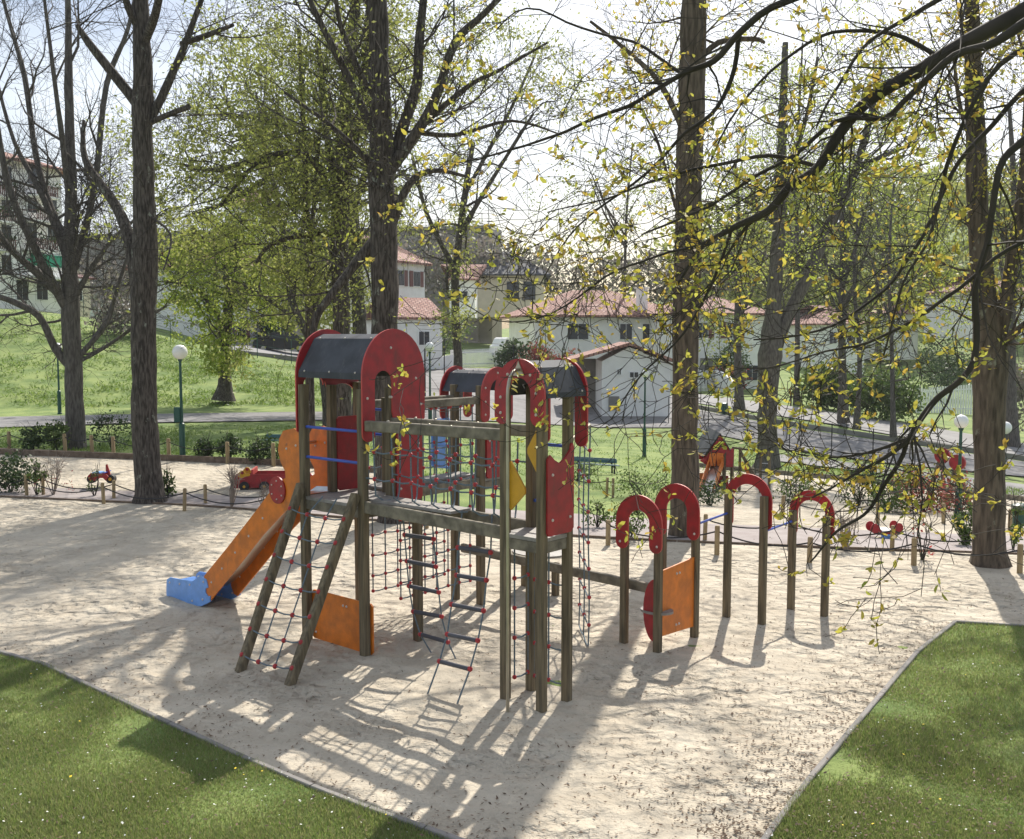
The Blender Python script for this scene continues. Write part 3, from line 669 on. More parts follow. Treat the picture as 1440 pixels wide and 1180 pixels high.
def smooth_poly(P,Rr,sub=3):
    out=[];rr=[]
    for i in range(len(P)-1):
        p0=P[max(i-1,0)];p1=P[i];p2=P[i+1];p3=P[min(i+2,len(P)-1)]
        for k in range(sub):
            t=k/sub; out.append(.5*((2*p1)+(p2-p0)*t+(2*p0-5*p1+4*p2-p3)*t*t+(3*p1-p0-3*p2+p3)*t**3)); rr.append(Rr[i]+(Rr[i+1]-Rr[i])*t)
    out.append(P[-1]); rr.append(Rr[-1]); return out,rr
def tree(name,label,cat,base,d,stems,bark,prm=None,leaf=None,group=None,flare=1.55,spawn=None,sides=12):
    """stems[0] starts at base; every stem a list of (px,py,width px); d distance of the tree"""
    b=MB(); tips=[]; bp=pt(base[0],base[1],d)
    root=thing(name,bp,label,cat,group)
    for si,st in enumerate(stems):
        dd=0 if si==0 else rnd.uniform(-.06,.06)*d*(prm or {}).get('spread',1)
        P,Rr=poly_w(st,d,0 if si==0 else .1,dd)
        P,Rr=smooth_poly(P,Rr,4)
        if si==0:
            P[0]=P[0]-Z*.25; Rr[0]*=flare; Rr[1]*=1+(flare-1)*.3
        for i in range(len(P)):
            if Rr[i]>.06: 
                n=noise.noise(P[i]*1.3)*Rr[i]*.18; P[i]=P[i]+Vector((n,0,0)); Rr[i]*=1+noise.noise(P[i]*2.1)*.12
        b.tube(P,Rr,sides if si==0 else 8,0,True)
        if prm:
            ln=0.
            cnt=prm['n'] if si else prm.get('n0',prm['n'])
            i0=max(1,int(len(P)*prm.get('start',.3))) if si==0 else 1
            for _ in range(cnt):
                i=rnd.randrange(i0,len(P)); t=rnd.random(); q=P[i-1].lerp(P[i],t)
                dirn=(P[i]-P[i-1]).normalized(); a=Vector((rnd.gauss(0,1),rnd.gauss(0,1),rnd.gauss(.1,.5))).normalized()
                nd=(a*1.+dirn*prm.get('fw',.55)); fr_=1-.5*i/len(P)
                grow(b,q,nd,prm['L']*rnd.uniform(.6,1.2),min(Rr[i]*.5,prm['r']),0,prm,tips)
    b.build('trunk',[bark,prm.get('tw','twig') if prm else 'twig'],root,ang=70)
    if leaf and tips:
        pos=[]; 
        for p,l in tips:
            if rnd.random()<leaf.get('keep',1):
                for _ in range(leaf['n']): pos.append(p+Vector((rnd.gauss(0,1),rnd.gauss(0,1),rnd.gauss(0,1)))*leaf['sp'])
        leafmesh('crown',pos,leaf['s'],leaf['m'],root,leaf.get('shape','diamond'),rnd.randrange(999),droop=leaf.get('droop'))
    return root
PB=dict(lev=3,k=[7,5,0],up=[.08,.06,.04],rmin=.004,L=3.2,r=.05,n=7,n0=9,seg=5,fw=.7,wob=.2)      # bare-ish
# left grey bare tree
tree('bare_tree','grey bare tree with many upright stems beside the white globe lamp at far left','tree',(105,637),32.5,
 [[(106,640,27),(105,560,25),(102,500,25),(100,450,26),(99,400,22),(98,340,17),(100,260,15),(97,150,12),(96,40,9),(94,-120,4)],
  [(102,520,13),(78,490,12),(55,445,10),(20,425,9),(-20,408,7),(-70,360,4)],
  [(100,430,15),(60,390,13),(25,360,10),(0,330,8),(-40,250,5)],
  [(98,440,16),(75,400,13),(40,330,11),(15,270,10),(0,200,8),(-20,60,4)],
  [(98,350,12),(70,290,10),(50,215,8),(35,110,7),(10,20,5),(-5,-40,3)],
  [(96,370,11),(62,280,9),(20,200,6),(-5,110,4)],
  [(102,380,13),(120,320,11),(135,250,9),(150,120,8),(180,40,6),(200,-60,3)],
  [(112,500,8),(150,455,6),(165,405,5),(190,340,4),(240,290,2)],
  [(112,508,6),(145,490,5),(190,460,4),(235,430,2)],
  [(104,420,9),(130,375,7),(165,330,5),(215,290,3)],
  [(99,300,9),(88,200,8),(75,100,6),(60,-20,4)]],'barkgrey',dict(PB,L=3.0,n=8,tw='twig'))
# left dark trunk
tree('bare_tree','tall dark barked tree rising from the rope fence between the springer and the truck','tree',(207,711),21.9,
 [[(211,714,44),(208,660,38),(204,560,35),(203,470,34),(204,390,38),(203,300,31),(201,220,28),(200,140,28),(199,60,24),(197,-20,20),(195,-150,12)],
  [(192,400,18),(180,330,17),(160,285,14),(120,225,9),(118,170,5)],
  [(196,150,15),(160,105,13),(125,60,10),(108,35,6)],
  [(206,180,13),(235,120,12),(265,50,9),(290,-20,6)],
  [(205,175,9),(240,160,8),(266,150,8)],
  [(255,62,8),(290,50,8),(328,35,5)],
  [(203,60,14),(218,20,12),(235,-60,8)],
  [(196,40,12),(180,10,10),(160,-60,7)],
  [(204,300,5),(240,330,3),(230,380,2)]],'barkdark',dict(PB,L=2.0,n=3,n0=7,r=.02,start=.55,k=[5,3,0]))
# centre trunk behind the roofed tower
tree('bare_tree','dark trunked tree with forking limbs right behind the big roofed tower','tree',(553,739),19.6,
 [[(553,742,46),(548,690,38),(543,560,37),(541,450,37),(540,350,39),(537,250,36),(535,150,30),(533,60,28),(530,-40,24),(528,-180,14)],
  [(545,260,17),(560,200,16),(585,120,15),(590,50,13),(600,-40,9)],
  [(548,240,18),(590,180,15),(615,130,13),(640,60,12),(680,20,9),(730,-30,6)],
  [(528,190,12),(490,110,10),(465,60,10),(440,10,8),(420,-40,5)],
  [(528,235,11),(480,190,8),(450,165,6),(400,130,4)],
  [(545,330,16),(575,260,11),(610,240,7),(655,248,4)],
  [(600,170,9),(660,120,7),(700,100,5),(770,60,3)],
  [(580,185,8),(640,190,6),(720,170,4),(790,190,2)],
  [(528,340,18),(500,370,14),(470,410,11),(448,440,10),(440,470,8)],
  [(520,130,8),(480,40,7),(470,-30,5)]],'barkdark',dict(PB,lev=3,L=2.3,n=6,n0=9,r=.026,start=.45,up=[.05,.02,-.02],k=[5,4,0]),
  dict(n=2,sp=.09,s=.075,m='leafolive',keep=.22))
tree('ivy_tree','ivy clad dark trunk left of the tall centre trunk behind the roof','tree',(481,660),27.,
 [[(481,664,28),(481,560,25),(480,450,24),(478,350,25),(479,280,26),(482,200,20),(490,100,17),(500,0,14),(505,-120,8)],
  [(480,290,16),(465,220,11),(455,150,9),(448,60,6)],[(482,250,14),(505,170,11),(515,70,9),(520,-40,6)],
  [(478,300,12),(440,225,9),(400,215,8),(360,230,6),(310,290,4)],[(474,330,10),(430,330,8),(380,345,6),(360,370,4)]],'barkdark',
  dict(PB,L=2.5,n=9,r=.03),dict(n=6,sp=.14,s=.10,m='leafolive',keep=.7))
tree('slender_tree','slim dark stemmed tree just left of the big roof','tree',(437,655),28.,
 [[(437,658,15),(436,560,13),(435,480,13),(437,400,13),(433,340,12),(430,250,9),(426,150,7),(420,40,5)],
  [(437,440,9),(455,400,8),(480,360,7),(520,320,4)],[(436,360,7),(442,280,6),(450,180,5),(460,60,3)]],'barkdark',dict(PB,L=2.0,n=7,r=.02),dict(n=2,sp=.12,s=.07,m='leafolive',keep=.5))
tree('slender_tree','thin forked tree in front of the pale wall left of the roofed tower','tree',(455,560),40.,
 [[(462,590,12),(452,520,12),(432,470,11),(410,420,10),(402,350,9),(395,300,8),(380,240,6),(360,130,3)],
  [(410,420,8),(422,380,7),(425,340,6),(430,260,4)],[(405,440,7),(375,420,5),(340,400,4),(300,385,2)]],'barkdark',dict(PB,L=2.6,n=8,r=.02),dict(n=3,sp=.2,s=.12,m='leaflime',keep=.6))
# big lime-green tree on the left lawn
def crownfill(cl,n,sp):
    pos=[]
    for (x,y,Y,rx,ry,rz,k) in cl:
        c=pt(x,y,Y); sx=rx/F*Y; sz=rz/F*Y
        ncl=max(3,int(k))
        for _ in range(ncl):
            while True:
                q=Vector((rnd.uniform(-1,1),rnd.uniform(-1,1),rnd.uniform(-1,1)))
                if q.length<1: break
            cc=c+Vector((q.x*sx,q.y*ry,q.z*sz))
            for _ in range(n): pos.append(cc+Vector((rnd.gauss(0,sp),rnd.gauss(0,sp),rnd.gauss(0,sp*.6))))
    return pos
def masstree(name,label,base,d,stems,bark,clumps,m,n=26,sp=.35,s=.2,group=None,droop=None,cat='tree',prm=None):
    root=tree(name,label,cat,base,d,stems,bark,prm,None,group)
    kk=1.1 if base[0]<700 else .8; pos=crownfill([(*c_[:6],c_[6]*kk) for c_ in clumps],int(n*1.3),sp*.72); leafmesh('crown',pos,s*1.15,m,root,'diamond',rnd.randrange(999),droop=droop); return root
PM=dict(lev=3,k=[4,3,0],up=[.04,.03,.0],rmin=.012,L=4.0,r=.10,n=7,n0=5,seg=5,fw=.6,wob=.3,start=.3)
masstree('lime_tree','lime green leafy tree with a stout trunk on the lawn behind the tall lamp',(316,555),53.,
 [[(316,556,22),(316,520,17),(318,480,14),(322,420,13),(330,360,12),(345,300,9)],[(320,470,10),(290,420,8),(260,400,6),(235,395,3)],
  [(322,430,10),(355,390,8),(390,360,6)],[(326,400,8),(300,350,6),(270,320,4)]],'barkdark',
 [(300,430,53,72,3.5,60,110),(265,390,52,45,2.5,55,55),(355,370,54,60,3.5,65,110),(315,500,52,28,2,30,34),(300,340,53,60,3,40,50),(395,420,54,35,2.5,45,30)],'leaflime',30,.32,.17,prm=PM)
masstree('evergreen_oak','broad olive green tree with dark twisting limbs filling the upper left centre',(505,560),46.,
 [[(508,585,24),(506,520,20),(505,440,19),(500,380,20),(495,300,18),(480,220,14)],
  [(500,300,16),(450,270,13),(410,240,11),(370,255,9),(320,285,7),(270,300,5)],[(440,260,12),(400,225,10),(340,230,8),(300,240,6),(250,230,4)],
  [(500,360,13),(460,350,12),(410,340,10),(380,360,8),(365,385,6)],[(495,280,12),(440,200,9),(380,170,7),(300,160,4)],
  [(495,300,12),(520,220,9),(540,130,7)],[(380,250,7),(340,190,5),(310,120,3)]],'barkdark',
 [(330,150,46,80,4,75,46),(400,120,47,90,4,80,60),(270,260,46,50,3,60,36),(370,260,47,90,4,60,60),(450,230,48,60,4,90,50),(470,390,48,70,4,75,60),(430,440,47,60,3,45,44),
  (560,270,49,50,3,60,26),(330,70,47,60,3,40,18)],'leafolive',26,.36,.17,prm=dict(PM,n=10))
# crown behind the centre trunk, right side of it
masstree('leafy_tree','olive green crowned tree behind the tall centre trunk and viaduct',(640,555),58.,
 [[(645,557,14),(643,480,12),(640,400,11),(650,300,9),(665,200,7)],[(640,380,8),(600,300,6),(580,220,4)],[(645,330,8),(700,240,6),(750,160,4)],[(650,280,6),(720,150,5),(760,60,3)]],'barkdark',
 [(690,80,58,90,4,75,58),(780,130,58,50,3,70,36),(620,180,58,60,4,80,40),(640,330,57,28,2,70,28),(640,440,57,22,2,40,22),(600,60,58,70,4,60,32),(560,110,58,50,4,70,24)],'leafolive',20,.42,.17,prm=dict(PM,n=8))
masstree('leafy_tree','small dark leafed tree standing by the white fence behind the small roofed tower',(641,513),84.,
 [[(641,515,5),(641,480,5),(640,440,4)]],'barkdark',[(640,470,84,26,1.6,26,30)],'leafmid',24,.35,.2)
# centre right straight trunk
tree('tall_tree','straight tall trunk standing behind the first horseshoe gates','tree',(962,772),18.3,
 [[(962,776,50),(962,720,42),(963,640,40),(963,560,37),(965,460,37),(967,360,38),(969,260,37),(973,150,37),(975,50,36),(978,-60,30),(980,-220,18)],
  [(968,200,10),(930,120,8),(880,70,6),(830,30,4)],[(975,95,9),(1010,60,8),(1060,55,7),(1075,60,4)],[(970,330,6),(950,290,5),(925,200,4),(900,150,2)]],'barktan',
  dict(PB,L=1.8,n=5,n0=11,r=.025,start=.35,k=[6,3,0]),dict(n=2,sp=.1,s=.08,m='leafy',keep=.3,shape='oval'))
# forked tree right of it
tree('forked_tree','stout tree forking low beside the toddler tower','tree',(1078,656),40.5,
 [[(1079,662,36),(1079,610,27),(1080,560,27),(1083,500,34),(1088,430,22),(1093,350,19),(1098,290,17),(1100,180,12),(1105,60,8)],
  [(1087,500,20),(1110,440,17),(1140,380,17),(1165,320,16),(1195,260,13),(1215,200,10),(1240,90,6)],
  [(1095,320,8),(1060,290,6),(1030,275,4)],[(1200,240,9),(1240,220,7),(1290,200,5)],[(1100,260,8),(1130,180,6),(1150,80,4)]],'barkgrey',
  dict(PB,L=3.6,n=9,n0=12,r=.04,start=.5),dict(n=3,sp=.16,s=.11,m='leaflime',keep=.5))
# right trunk
tree('forked_tree','thick brown trunk forking high at the right edge of the sand','tree',(1390,792),15.9,
 [[(1391,797,50),(1390,740,43),(1391,650,42),(1391,560,43),(1392,500,50),(1385,430,32),(1378,350,29),(1373,250,27),(1370,150,25),(1368,50,20),(1365,-60,14)],
  [(1396,500,26),(1410,440,22),(1422,380,20),(1435,300,18),(1445,180,16),(1450,40,12)],
  [(1398,490,14),(1425,470,12),(1460,440,8)],[(1375,220,8),(1350,150,6),(1340,60,4)]],'barktan',
  dict(PB,L=1.8,n=6,n0=12,r=.025,start=.55),dict(n=2,sp=.08,s=.07,m='leafy',keep=.4,shape='oval'))
# overhanging branches of the near tree at the right (its trunk stands outside the view)
def near_tree():
    root=thing('oak_tree',(6.6,6.6,0),'dark overhanging oak boughs with young yellow leaves reaching in from the upper right','tree')
    b=MB(); tips=[]
    b.tube([Vector((6.6,6.6,-.2)),Vector((6.6,6.6,.4)),Vector((6.55,6.6,2)),Vector((6.5,6.5,4)),Vector((6.4,6.5,6.5)),Vector((6.3,6.5,9))],[.42,.32,.28,.26,.2,.12],14)
    crotch=Vector((6.45,6.5,4.6))
    S_=[([(1470,0,34),(1430,20,30),(1375,50,26),(1300,95,24),(1240,130,22),(1195,170,20),(1150,235,17),(1110,265,17),(1080,300,14),(1030,320,11),(990,345,8),(950,400,4)],6.8,.6,1),
        ([(1460,20,20),(1400,60,15),(1340,80,13),(1280,130,10),(1240,165,9),(1180,170,8),(1120,215,7),(1060,250,6),(980,300,5),(900,330,3)],6.5,1.0,1),
        ([(1420,-60,20),(1250,-40,14),(1110,0,13),(1040,45,12),(1000,90,11),(960,105,9),(900,140,7),(840,165,6),(780,190,5),(720,212,4),(640,230,2)],7.2,1.0,1),
        ([(1040,50,9),(1025,110,8),(1000,160,7),(960,190,6),(920,230,5),(860,280,4),(800,330,3),(760,400,2)],7.6,.5,0),
        ([(1150,235,8),(1080,215,7),(1010,230,6),(930,250,5),(850,280,3),(770,300,2)],7.3,.6,0),
        ([(1480,160,16),(1440,195,14),(1405,240,12),(1390,330,11),(1372,400,11),(1373,500,11),(1352,538,11),(1316,562,11),(1287,602,11),(1278,616,10),(1241,645,7),(1200,668,5),(1140,700,3)],6.6,.4,1),
        ([(1278,616,9),(1258,663,8),(1234,699,7),(1214,726,6),(1180,748,5),(1140,790,3)],6.95,.3,0),
        ([(1480,100,12),(1420,150,9),(1370,200,8),(1330,260,7),(1290,350,6),(1230,420,5),(1150,465,4),(1060,480,3)],7.,.5,1),
        ([(1470,330,9),(1400,365,7),(1300,440,6),(1220,480,5),(1140,500,3),(1060,520,2)],6.6,.6,1),
        ([(1460,60,10),(1390,110,8),(1330,230,7),(1310,330,5),(1270,400,4),(1240,500,3)],6.4,.5,1),
        ([(1330,85,9),(1250,50,7),(1170,45,6),(1100,90,5),(1040,150,4),(1000,230,3)],7.,.6,0),
        ([(990,345,5),(920,360,4),(850,390,4),(780,440,3),(700,450,2),(640,420,2)],7.5,.4,0),
        ([(1030,320,6),(1000,400,5),(960,470,4),(900,530,3),(860,590,2)],7.5,.2,0),
        ([(960,105,6),(890,60,5),(820,40,4),(740,10,3),(700,40,2)],8.0,.4,0),
        ([(1400,-40,12),(1320,0,9),(1220,60,6),(1180,120,5),(1150,180,3)],6.8,.5,1),
        ([(1278,616,5),(1200,640,4),(1120,640,3),(1060,600,2)],6.9,.4,0)]
    prm=dict(lev=3,k=[4,2,0],up=[-.02,.0,.02],rmin=.0028,L=.95,r=.012,n=9,seg=5,fw=.8,wob=.25,tl=1,twr=.001)
    for st,d,dd,conn in S_:
        P,Rr=poly_w([(q[0],q[1],q[2]*.8) for q in st],d,.03,dd); P,Rr=smooth_poly(P,Rr,4)
        for i in range(2,len(P)): P[i]=P[i]+Vector((noise.noise(P[i]*3)*.03,0,noise.noise(P[i]*3+Vector((9,0,0)))*.03))
        if conn: P=[crotch+Z*rnd.uniform(-.5,.8)]+P; Rr=[Rr[0]*1.5]+Rr
        b.tube(P,Rr,8,0)
        for _ in range(int(len(st)*1.35)):
            i=rnd.randrange(max(2,len(P)//5),len(P)); q=P[i-1].lerp(P[i],rnd.random())
            a=Vector((rnd.gauss(0,1),rnd.gauss(0,.8),rnd.gauss(-.1,.8))).normalized(); dirn=(P[i]-P[i-1]).normalized()
            low=pxof(q.x,q.y,q.z)[1]
            if low>650: a.z=abs(a.z)+.1; dirn=dirn*.6
            if low>700 and rnd.random()<.6: continue
            grow(b,q,a+dirn*1.0,prm['L']*rnd.uniform(.5,1.3),max(.004,min(.010,Rr[i]*.5)),0,prm,tips)
    b.build('trunk',['twig','twig'],root,ang=70)
    pos=[]
    for p,l in tips:
        if rnd.random()<.27:
            for _ in range(rnd.choice((2,3,4,5))): pos.append(p+Vector((rnd.gauss(0,.012),rnd.gauss(0,.012),rnd.gauss(0,.012))))
    leafmesh('crown',pos,.056,'leafy',root,'oval',5,aspect=.46)
    print('near leaves',len(pos))
near_tree()

# background trees on the right, beyond the road
BG='trees along the road on the right'
def bgtree(name,label,x,yb,d,w_,clumps,m,s=.2,n=24,sp=.45,droop=None,top=None):
    top=top or 250
    st=[[(x,yb+1,w_),(x+rnd.uniform(-4,4),(yb*2+top)/3,w_*.8),(x+rnd.uniform(-8,8),(yb+2*top)/3,w_*.6),(x+rnd.uniform(-10,10),top,w_*.3)]]
    for _ in range(3):
        y0=yb+(top-yb)*rnd.uniform(.3,.6); dx=rnd.choice((-1,1))*rnd.uniform(25,55); st.append([(x,y0,w_*.5),(x+dx*.5,y0-40,w_*.4),(x+dx,y0-100,w_*.2)])
    return masstree(name,label,(x,yb),d,st,'barkgrey',clumps,m,n,sp,s,droop=droop,prm=dict(PM,L=5,n=5,r=.08))
bgtree('willow_tree','pale green willow like tree left of the forked tree above the white house',1040,575,68,12,[(1030,380,68,55,4,90,70),(1050,260,68,60,4,80,40),(1000,470,68,20,2,50,14)],'leafpale',.2,24,.5,-.6,230)
bgtree('leafy_tree','feathery yellow green tree over the dark hedge right of the forked tree',1186,588,64,13,[(1190,380,66,70,4,85,100),(1240,300,66,70,4,70,60),(1170,250,66,60,4,60,34)],'leafpale',.18,26,.5,-.6,200)
bgtree('leafy_tree','olive tree with a double trunk by the road before the right white fence',1205,597,60,8,[(1250,420,62,45,3,60,50),(1230,480,61,30,2,50,30)],'leafolive',.18,24,.45,None,300)
bgtree('leafy_tree','slim roadside tree in front of the dark hedge left of the white fence',1256,607,58,7,[(1290,330,60,60,3,80,50),(1320,420,60,45,3,60,36)],'leaflime',.16,24,.45,None,250)
bgtree('leafy_tree','olive crowned tree behind the thick right trunk',1425,640,60,16,[(1420,300,60,60,4,90,70),(1340,240,62,60,4,60,40),(1430,430,60,40,3,70,40)],'leafolive',.18,24,.45,None,150)
bgtree('leafy_tree','tall thinly leaved tree rising between the straight trunk and the forked tree',1120,580,75,8,[(1130,120,75,80,5,70,46),(1180,60,75,60,5,50,22),(1060,110,75,50,5,60,22)],'leafolive',.18,18,.6,None,60)
bgtree('leafy_tree','thin tall tree with sparse pale leaves above the red tiled house',880,520,100,6,[(850,330,100,70,5,60,36),(900,260,100,60,5,70,30),(800,260,100,70,5,60,26)],'leafpale',.22,20,.7,None,200)
bgtree('conifer_tree','dark evergreen between the viaduct and the beige house',1235,500,110,8,[(1235,400,110,28,3,80,36)],'leafdark',.3,26,.6,None,300)
# ---------------- shrubs ----------------
def shrub(x,y,wd,ht,m,label,name='shrub',n=500,s=.09,dens=1.,cat='shrub',stems=6,tw='twig',group=None):
    g=gnd(x,y); sc=g.y/F; W=wd/2*sc; Hh=ht*sc; n=int(n*1.6); s=s*(1.4 if g.y>45 else 1.1); root=thing(name,g,label,cat,group); b=MB(); tips=[]
    for _ in range(stems):
        a=rnd.uniform(0,6.283); p=g-Z*.03; pts=[p]; q=g+Vector((math.cos(a)*W*.75*rnd.random(),math.sin(a)*W*.75*rnd.random(),Hh*rnd.uniform(.7,1)))
        mid=(p+q)/2+Vector((rnd.gauss(0,.06),rnd.gauss(0,.06),.05)); b.tube([p,mid,q],[.012,.008,.004],4)
        for _ in range(4):
            t=rnd.uniform(.3,1); c=mid.lerp(q,t); e=c+Vector((rnd.gauss(0,W*.35),rnd.gauss(0,W*.35),abs(rnd.gauss(0,Hh*.2)))); b.tube([c,e],[.005,.003],3); tips.append(e)
    b.build('stems',tw,root)
    if n:
        pos=[];cl=[]
        for _ in range(max(5,n//22)):
            while True:
                q=Vector((rnd.uniform(-1,1),rnd.uniform(-1,1),rnd.uniform(-1,1)))
                if .35<q.length<1: break
            cl.append(g+Vector((q.x*W,q.y*W*.7,Hh*.52+q.z*Hh*.48)))
        for _ in range(n):
            c=rnd.choice(cl); pos.append(c+Vector((rnd.gauss(0,1),rnd.gauss(0,1),rnd.gauss(0,1)))*W*.17)
        pos=[p for p in pos if p.z>g.z]
        leafmesh('foliage',pos,s,m,root,'diamond',rnd.randrange(999),aspect=.6)
    return root
shrub(15,693,70,62,'leafdark','dark green bush at the left edge beside the rope fence',n=900,s=.07)
shrub(52,697,26,46,'leafmid','small leafy bush right of the left edge bush',n=200,s=.06)
shrub(75,697,60,52,'leafred','bare reddish twigged shrub between the first stakes',n=60,s=.04,stems=16,tw='twigpale')
shrub(48,638,34,40,'leafdark','round dark bush with yellow touches behind the back sand edge at left',n=450,s=.09)
shrub(80,634,34,42,'leafmid','leafy bush directly left of the grey bare tree',n=450,s=.09)
shrub(158,634,60,56,'leafdark','loose dark shrub between the two left trees',n=420,s=.08,stems=12)
shrub(288,649,26,33,'leafdark','clipped dark bush just right of the green lamp post',n=450,s=.08)
shrub(325,650,34,42,'leafdark','taller dark bush behind the red truck cab',n=560,s=.08)
shrub(368,654,44,40,'leafdark','wide dark bush behind the red truck bed',n=600,s=.08)
shrub(402,652,30,34,'leafmid','leafy bush beside the orange slide top',n=300,s=.08)
shrub(236,702,24,46,'leafmid','small green shrub growing against the tall dark trunk',n=260,s=.06)
shrub(133,698,24,40,'leafmid','sparse seedling shrub between the stakes by the springer',n=60,s=.05)
shrub(325,716,40,60,'leafbrush','dry bare twiggy shrub in front of the red truck',n=0,stems=22,tw='twigpale')
shrub(372,716,24,34,'leafbrush','small dry twiggy shrub by the slide',n=0,stems=12,tw='twigpale')
shrub(885,757,48,60,'leafmid','loose green shrub behind the first horseshoe gate',n=420,s=.055)
shrub(905,700,90,34,'leafmid','low spreading plants left of the straight trunk',n=500,s=.06,name='ground_plant',cat='plant')
shrub(840,742,40,36,'leafmid','small yellow green plant by the paired stakes behind tower',n=150,s=.06)
shrub(1000,712,60,34,'leafdark','low dark bush in front of the toddler slide',n=420,s=.07)
shrub(1120,708,60,36,'leafmid','green bush behind the smallest horseshoe gate',n=420,s=.07)
shrub(1208,712,70,50,'leafdark','dark grey green bush below the litter bin',n=420,s=.07,stems=12)
shrub(1250,722,60,52,'leafmid','bushy green shrub left of the red leaved shrub',n=700,s=.07)
shrub(1300,722,90,62,'leafred','red leaved flowering shrub in front of the swing',n=900,s=.08)
shrub(1350,728,60,60,'leafred','tall loose shrub with pinkish tips by the right lamp post',n=420,s=.07)
shrub(1190,776,60,56,'leafbrush','bare multi stemmed bush behind the right stakes',n=40,s=.03,stems=20,tw='twigpale')
shrub(1297,790,50,70,'leafred','thin reddish sapling between the right stakes',n=30,s=.05,stems=5,tw='twig')
shrub(1358,768,34,60,'leafmid','bright yellow green shrub hugging the thick right trunk',n=500,s=.06)
shrub(1425,775,36,80,'leafmid','sparse shrub at the right edge of the picture',n=160,s=.06)
shrub(812,676,70,26,'leafmid','low plants in front of the park bench',n=300,s=.07,name='ground_plant',cat='plant')
# hedges and garden greenery beyond the road
shrub(722,534,50,52,'leafdark','dark clipped hedge beside the white driveway fence',n=900,s=.2,stems=4)
shrub(752,536,60,50,'leafred','red flowering hedge below the tiled house',n=900,s=.2,stems=4)
shrub(793,538,56,48,'leafred','pinkish shrub left of the white shed roof',n=600,s=.2,stems=4)
shrub(735,420,80,22,'leafdark','long dark hedge in front of the beige house',n=900,s=.3,stems=3)
shrub(740,480,60,50,'leafbrush','bare grey bush beside the parked white van',n=700,s=.16,stems=10)
shrub(1030,550,44,70,'leafmid','yellow green garden bush beside the stone garage wall',n=900,s=.18,stems=6)
shrub(1165,575,80,60,'leafmid','tall rounded green shrub beyond the road behind the forked tree',n=2200,s=.2,stems=6)
shrub(1240,590,100,62,'leafmid','large green hedge left of the right hand white fence',n=2600,s=.2,stems=6)
shrub(1325,560,80,80,'leafdark','dark evergreen bush above the right hand white fence',n=1600,s=.2,stems=6)
shrub(1415,620,80,120,'leafbrush','grey brown bare thicket behind the thick right trunk',n=1800,s=.16,stems=16)
shrub(385,490,60,50,'leafdark','dark bush beside the pale wall left of the roofed tower',n=800,s=.2,stems=5)
shrub(612,500,40,28,'leafdark','dark bush behind the lamp near the street',n=600,s=.2,stems=5)
shrub(170,470,80,45,'leafbrush','brown thicket at the top of the bank behind the tall dark trunk',n=900,s=.18,stems=12)
# ---------------- haze ----------------
hb=MB(); hb.box((0,130,24),1100,420,62); hm=bpy.data.materials.new('haze'); hm.use_nodes=True; hn=hm.node_tree; hn.nodes.remove(hn.nodes['Principled BSDF'])
pv=hn.nodes.new('ShaderNodeVolumePrincipled'); pv.inputs['Density'].default_value=.0003; pv.inputs['Color'].default_value=(.93,.95,1,1); pv.inputs['Anisotropy'].default_value=.2
hn.links.new(pv.outputs[0],hn.nodes['Material Output'].inputs['Volume']); M['haze']=hm
tag(hb.build('haze','haze',smooth=False),'thin pale air over the park',kind='stuff')
# ---------------- rope fences on low stakes ----------------
def ropefence(label,pts,h,w=.075,double=False):
    g0=gnd(*pts[0]); root=thing('rope_fence',g0,label,'fence'); tops=[]
    for x,y in pts:
        p=gnd(x,y); hh=h*rnd.uniform(.93,1.07); lean=Vector((rnd.gauss(0,.012),rnd.gauss(0,.012),0))
        b=MB(); b.tube([p-Z*.1,p+lean+Z*(hh-.015),p+lean+Z*hh],[w/2,w/2,w/2-.012],9); b.build('stake','stake',root); tops.append(p+lean+Z*(hh-.09))
    b=MB()
    for a,c in zip(tops,tops[1:]):
        L=(c-a).length; 
        if L>6: continue
        b.tube([a.lerp(c,t)-Z*(L*.085*4*t*(1-t)) for t in [i/10 for i in range(11)]],.013,5)
    b.build('rope','black',root)
ropefence('rope fence on wooden stakes nearest the sand, left of the climbing frame',[(-40,690),(38,698),(146,709),(259,719),(378,727),(487,735),(600,744)],.46)
ropefence('second row of roped stakes in front of the red truck',[(-30,688),(61,697),(160,702),(289,709),(400,716),(520,722)],.44)
ropefence('roped stakes along the far edge of the springer sand pit',[(-50,630),(13,634),(92,637),(130,640),(160,643),(238,648),(320,653),(385,657),(450,661)],.62,.11)
ropefence('rope fence on wooden stakes right of the climbing frame',[(855,768),(1008,781),(1138,793),(1285,797),(1434,808),(1540,815)],.46,.085)
ropefence('second row of roped stakes behind the horseshoe gates',[(800,692),(853,698),(862,699)],.50)
ropefence('roped stakes in front of the red springer seat',[(991,761),(1110,768),(1254,776),(1400,786)],.46)
ropefence('roped stakes along the red shrub bed',[(1100,728),(1234,738),(1327,738),(1420,748)],.5,.09)
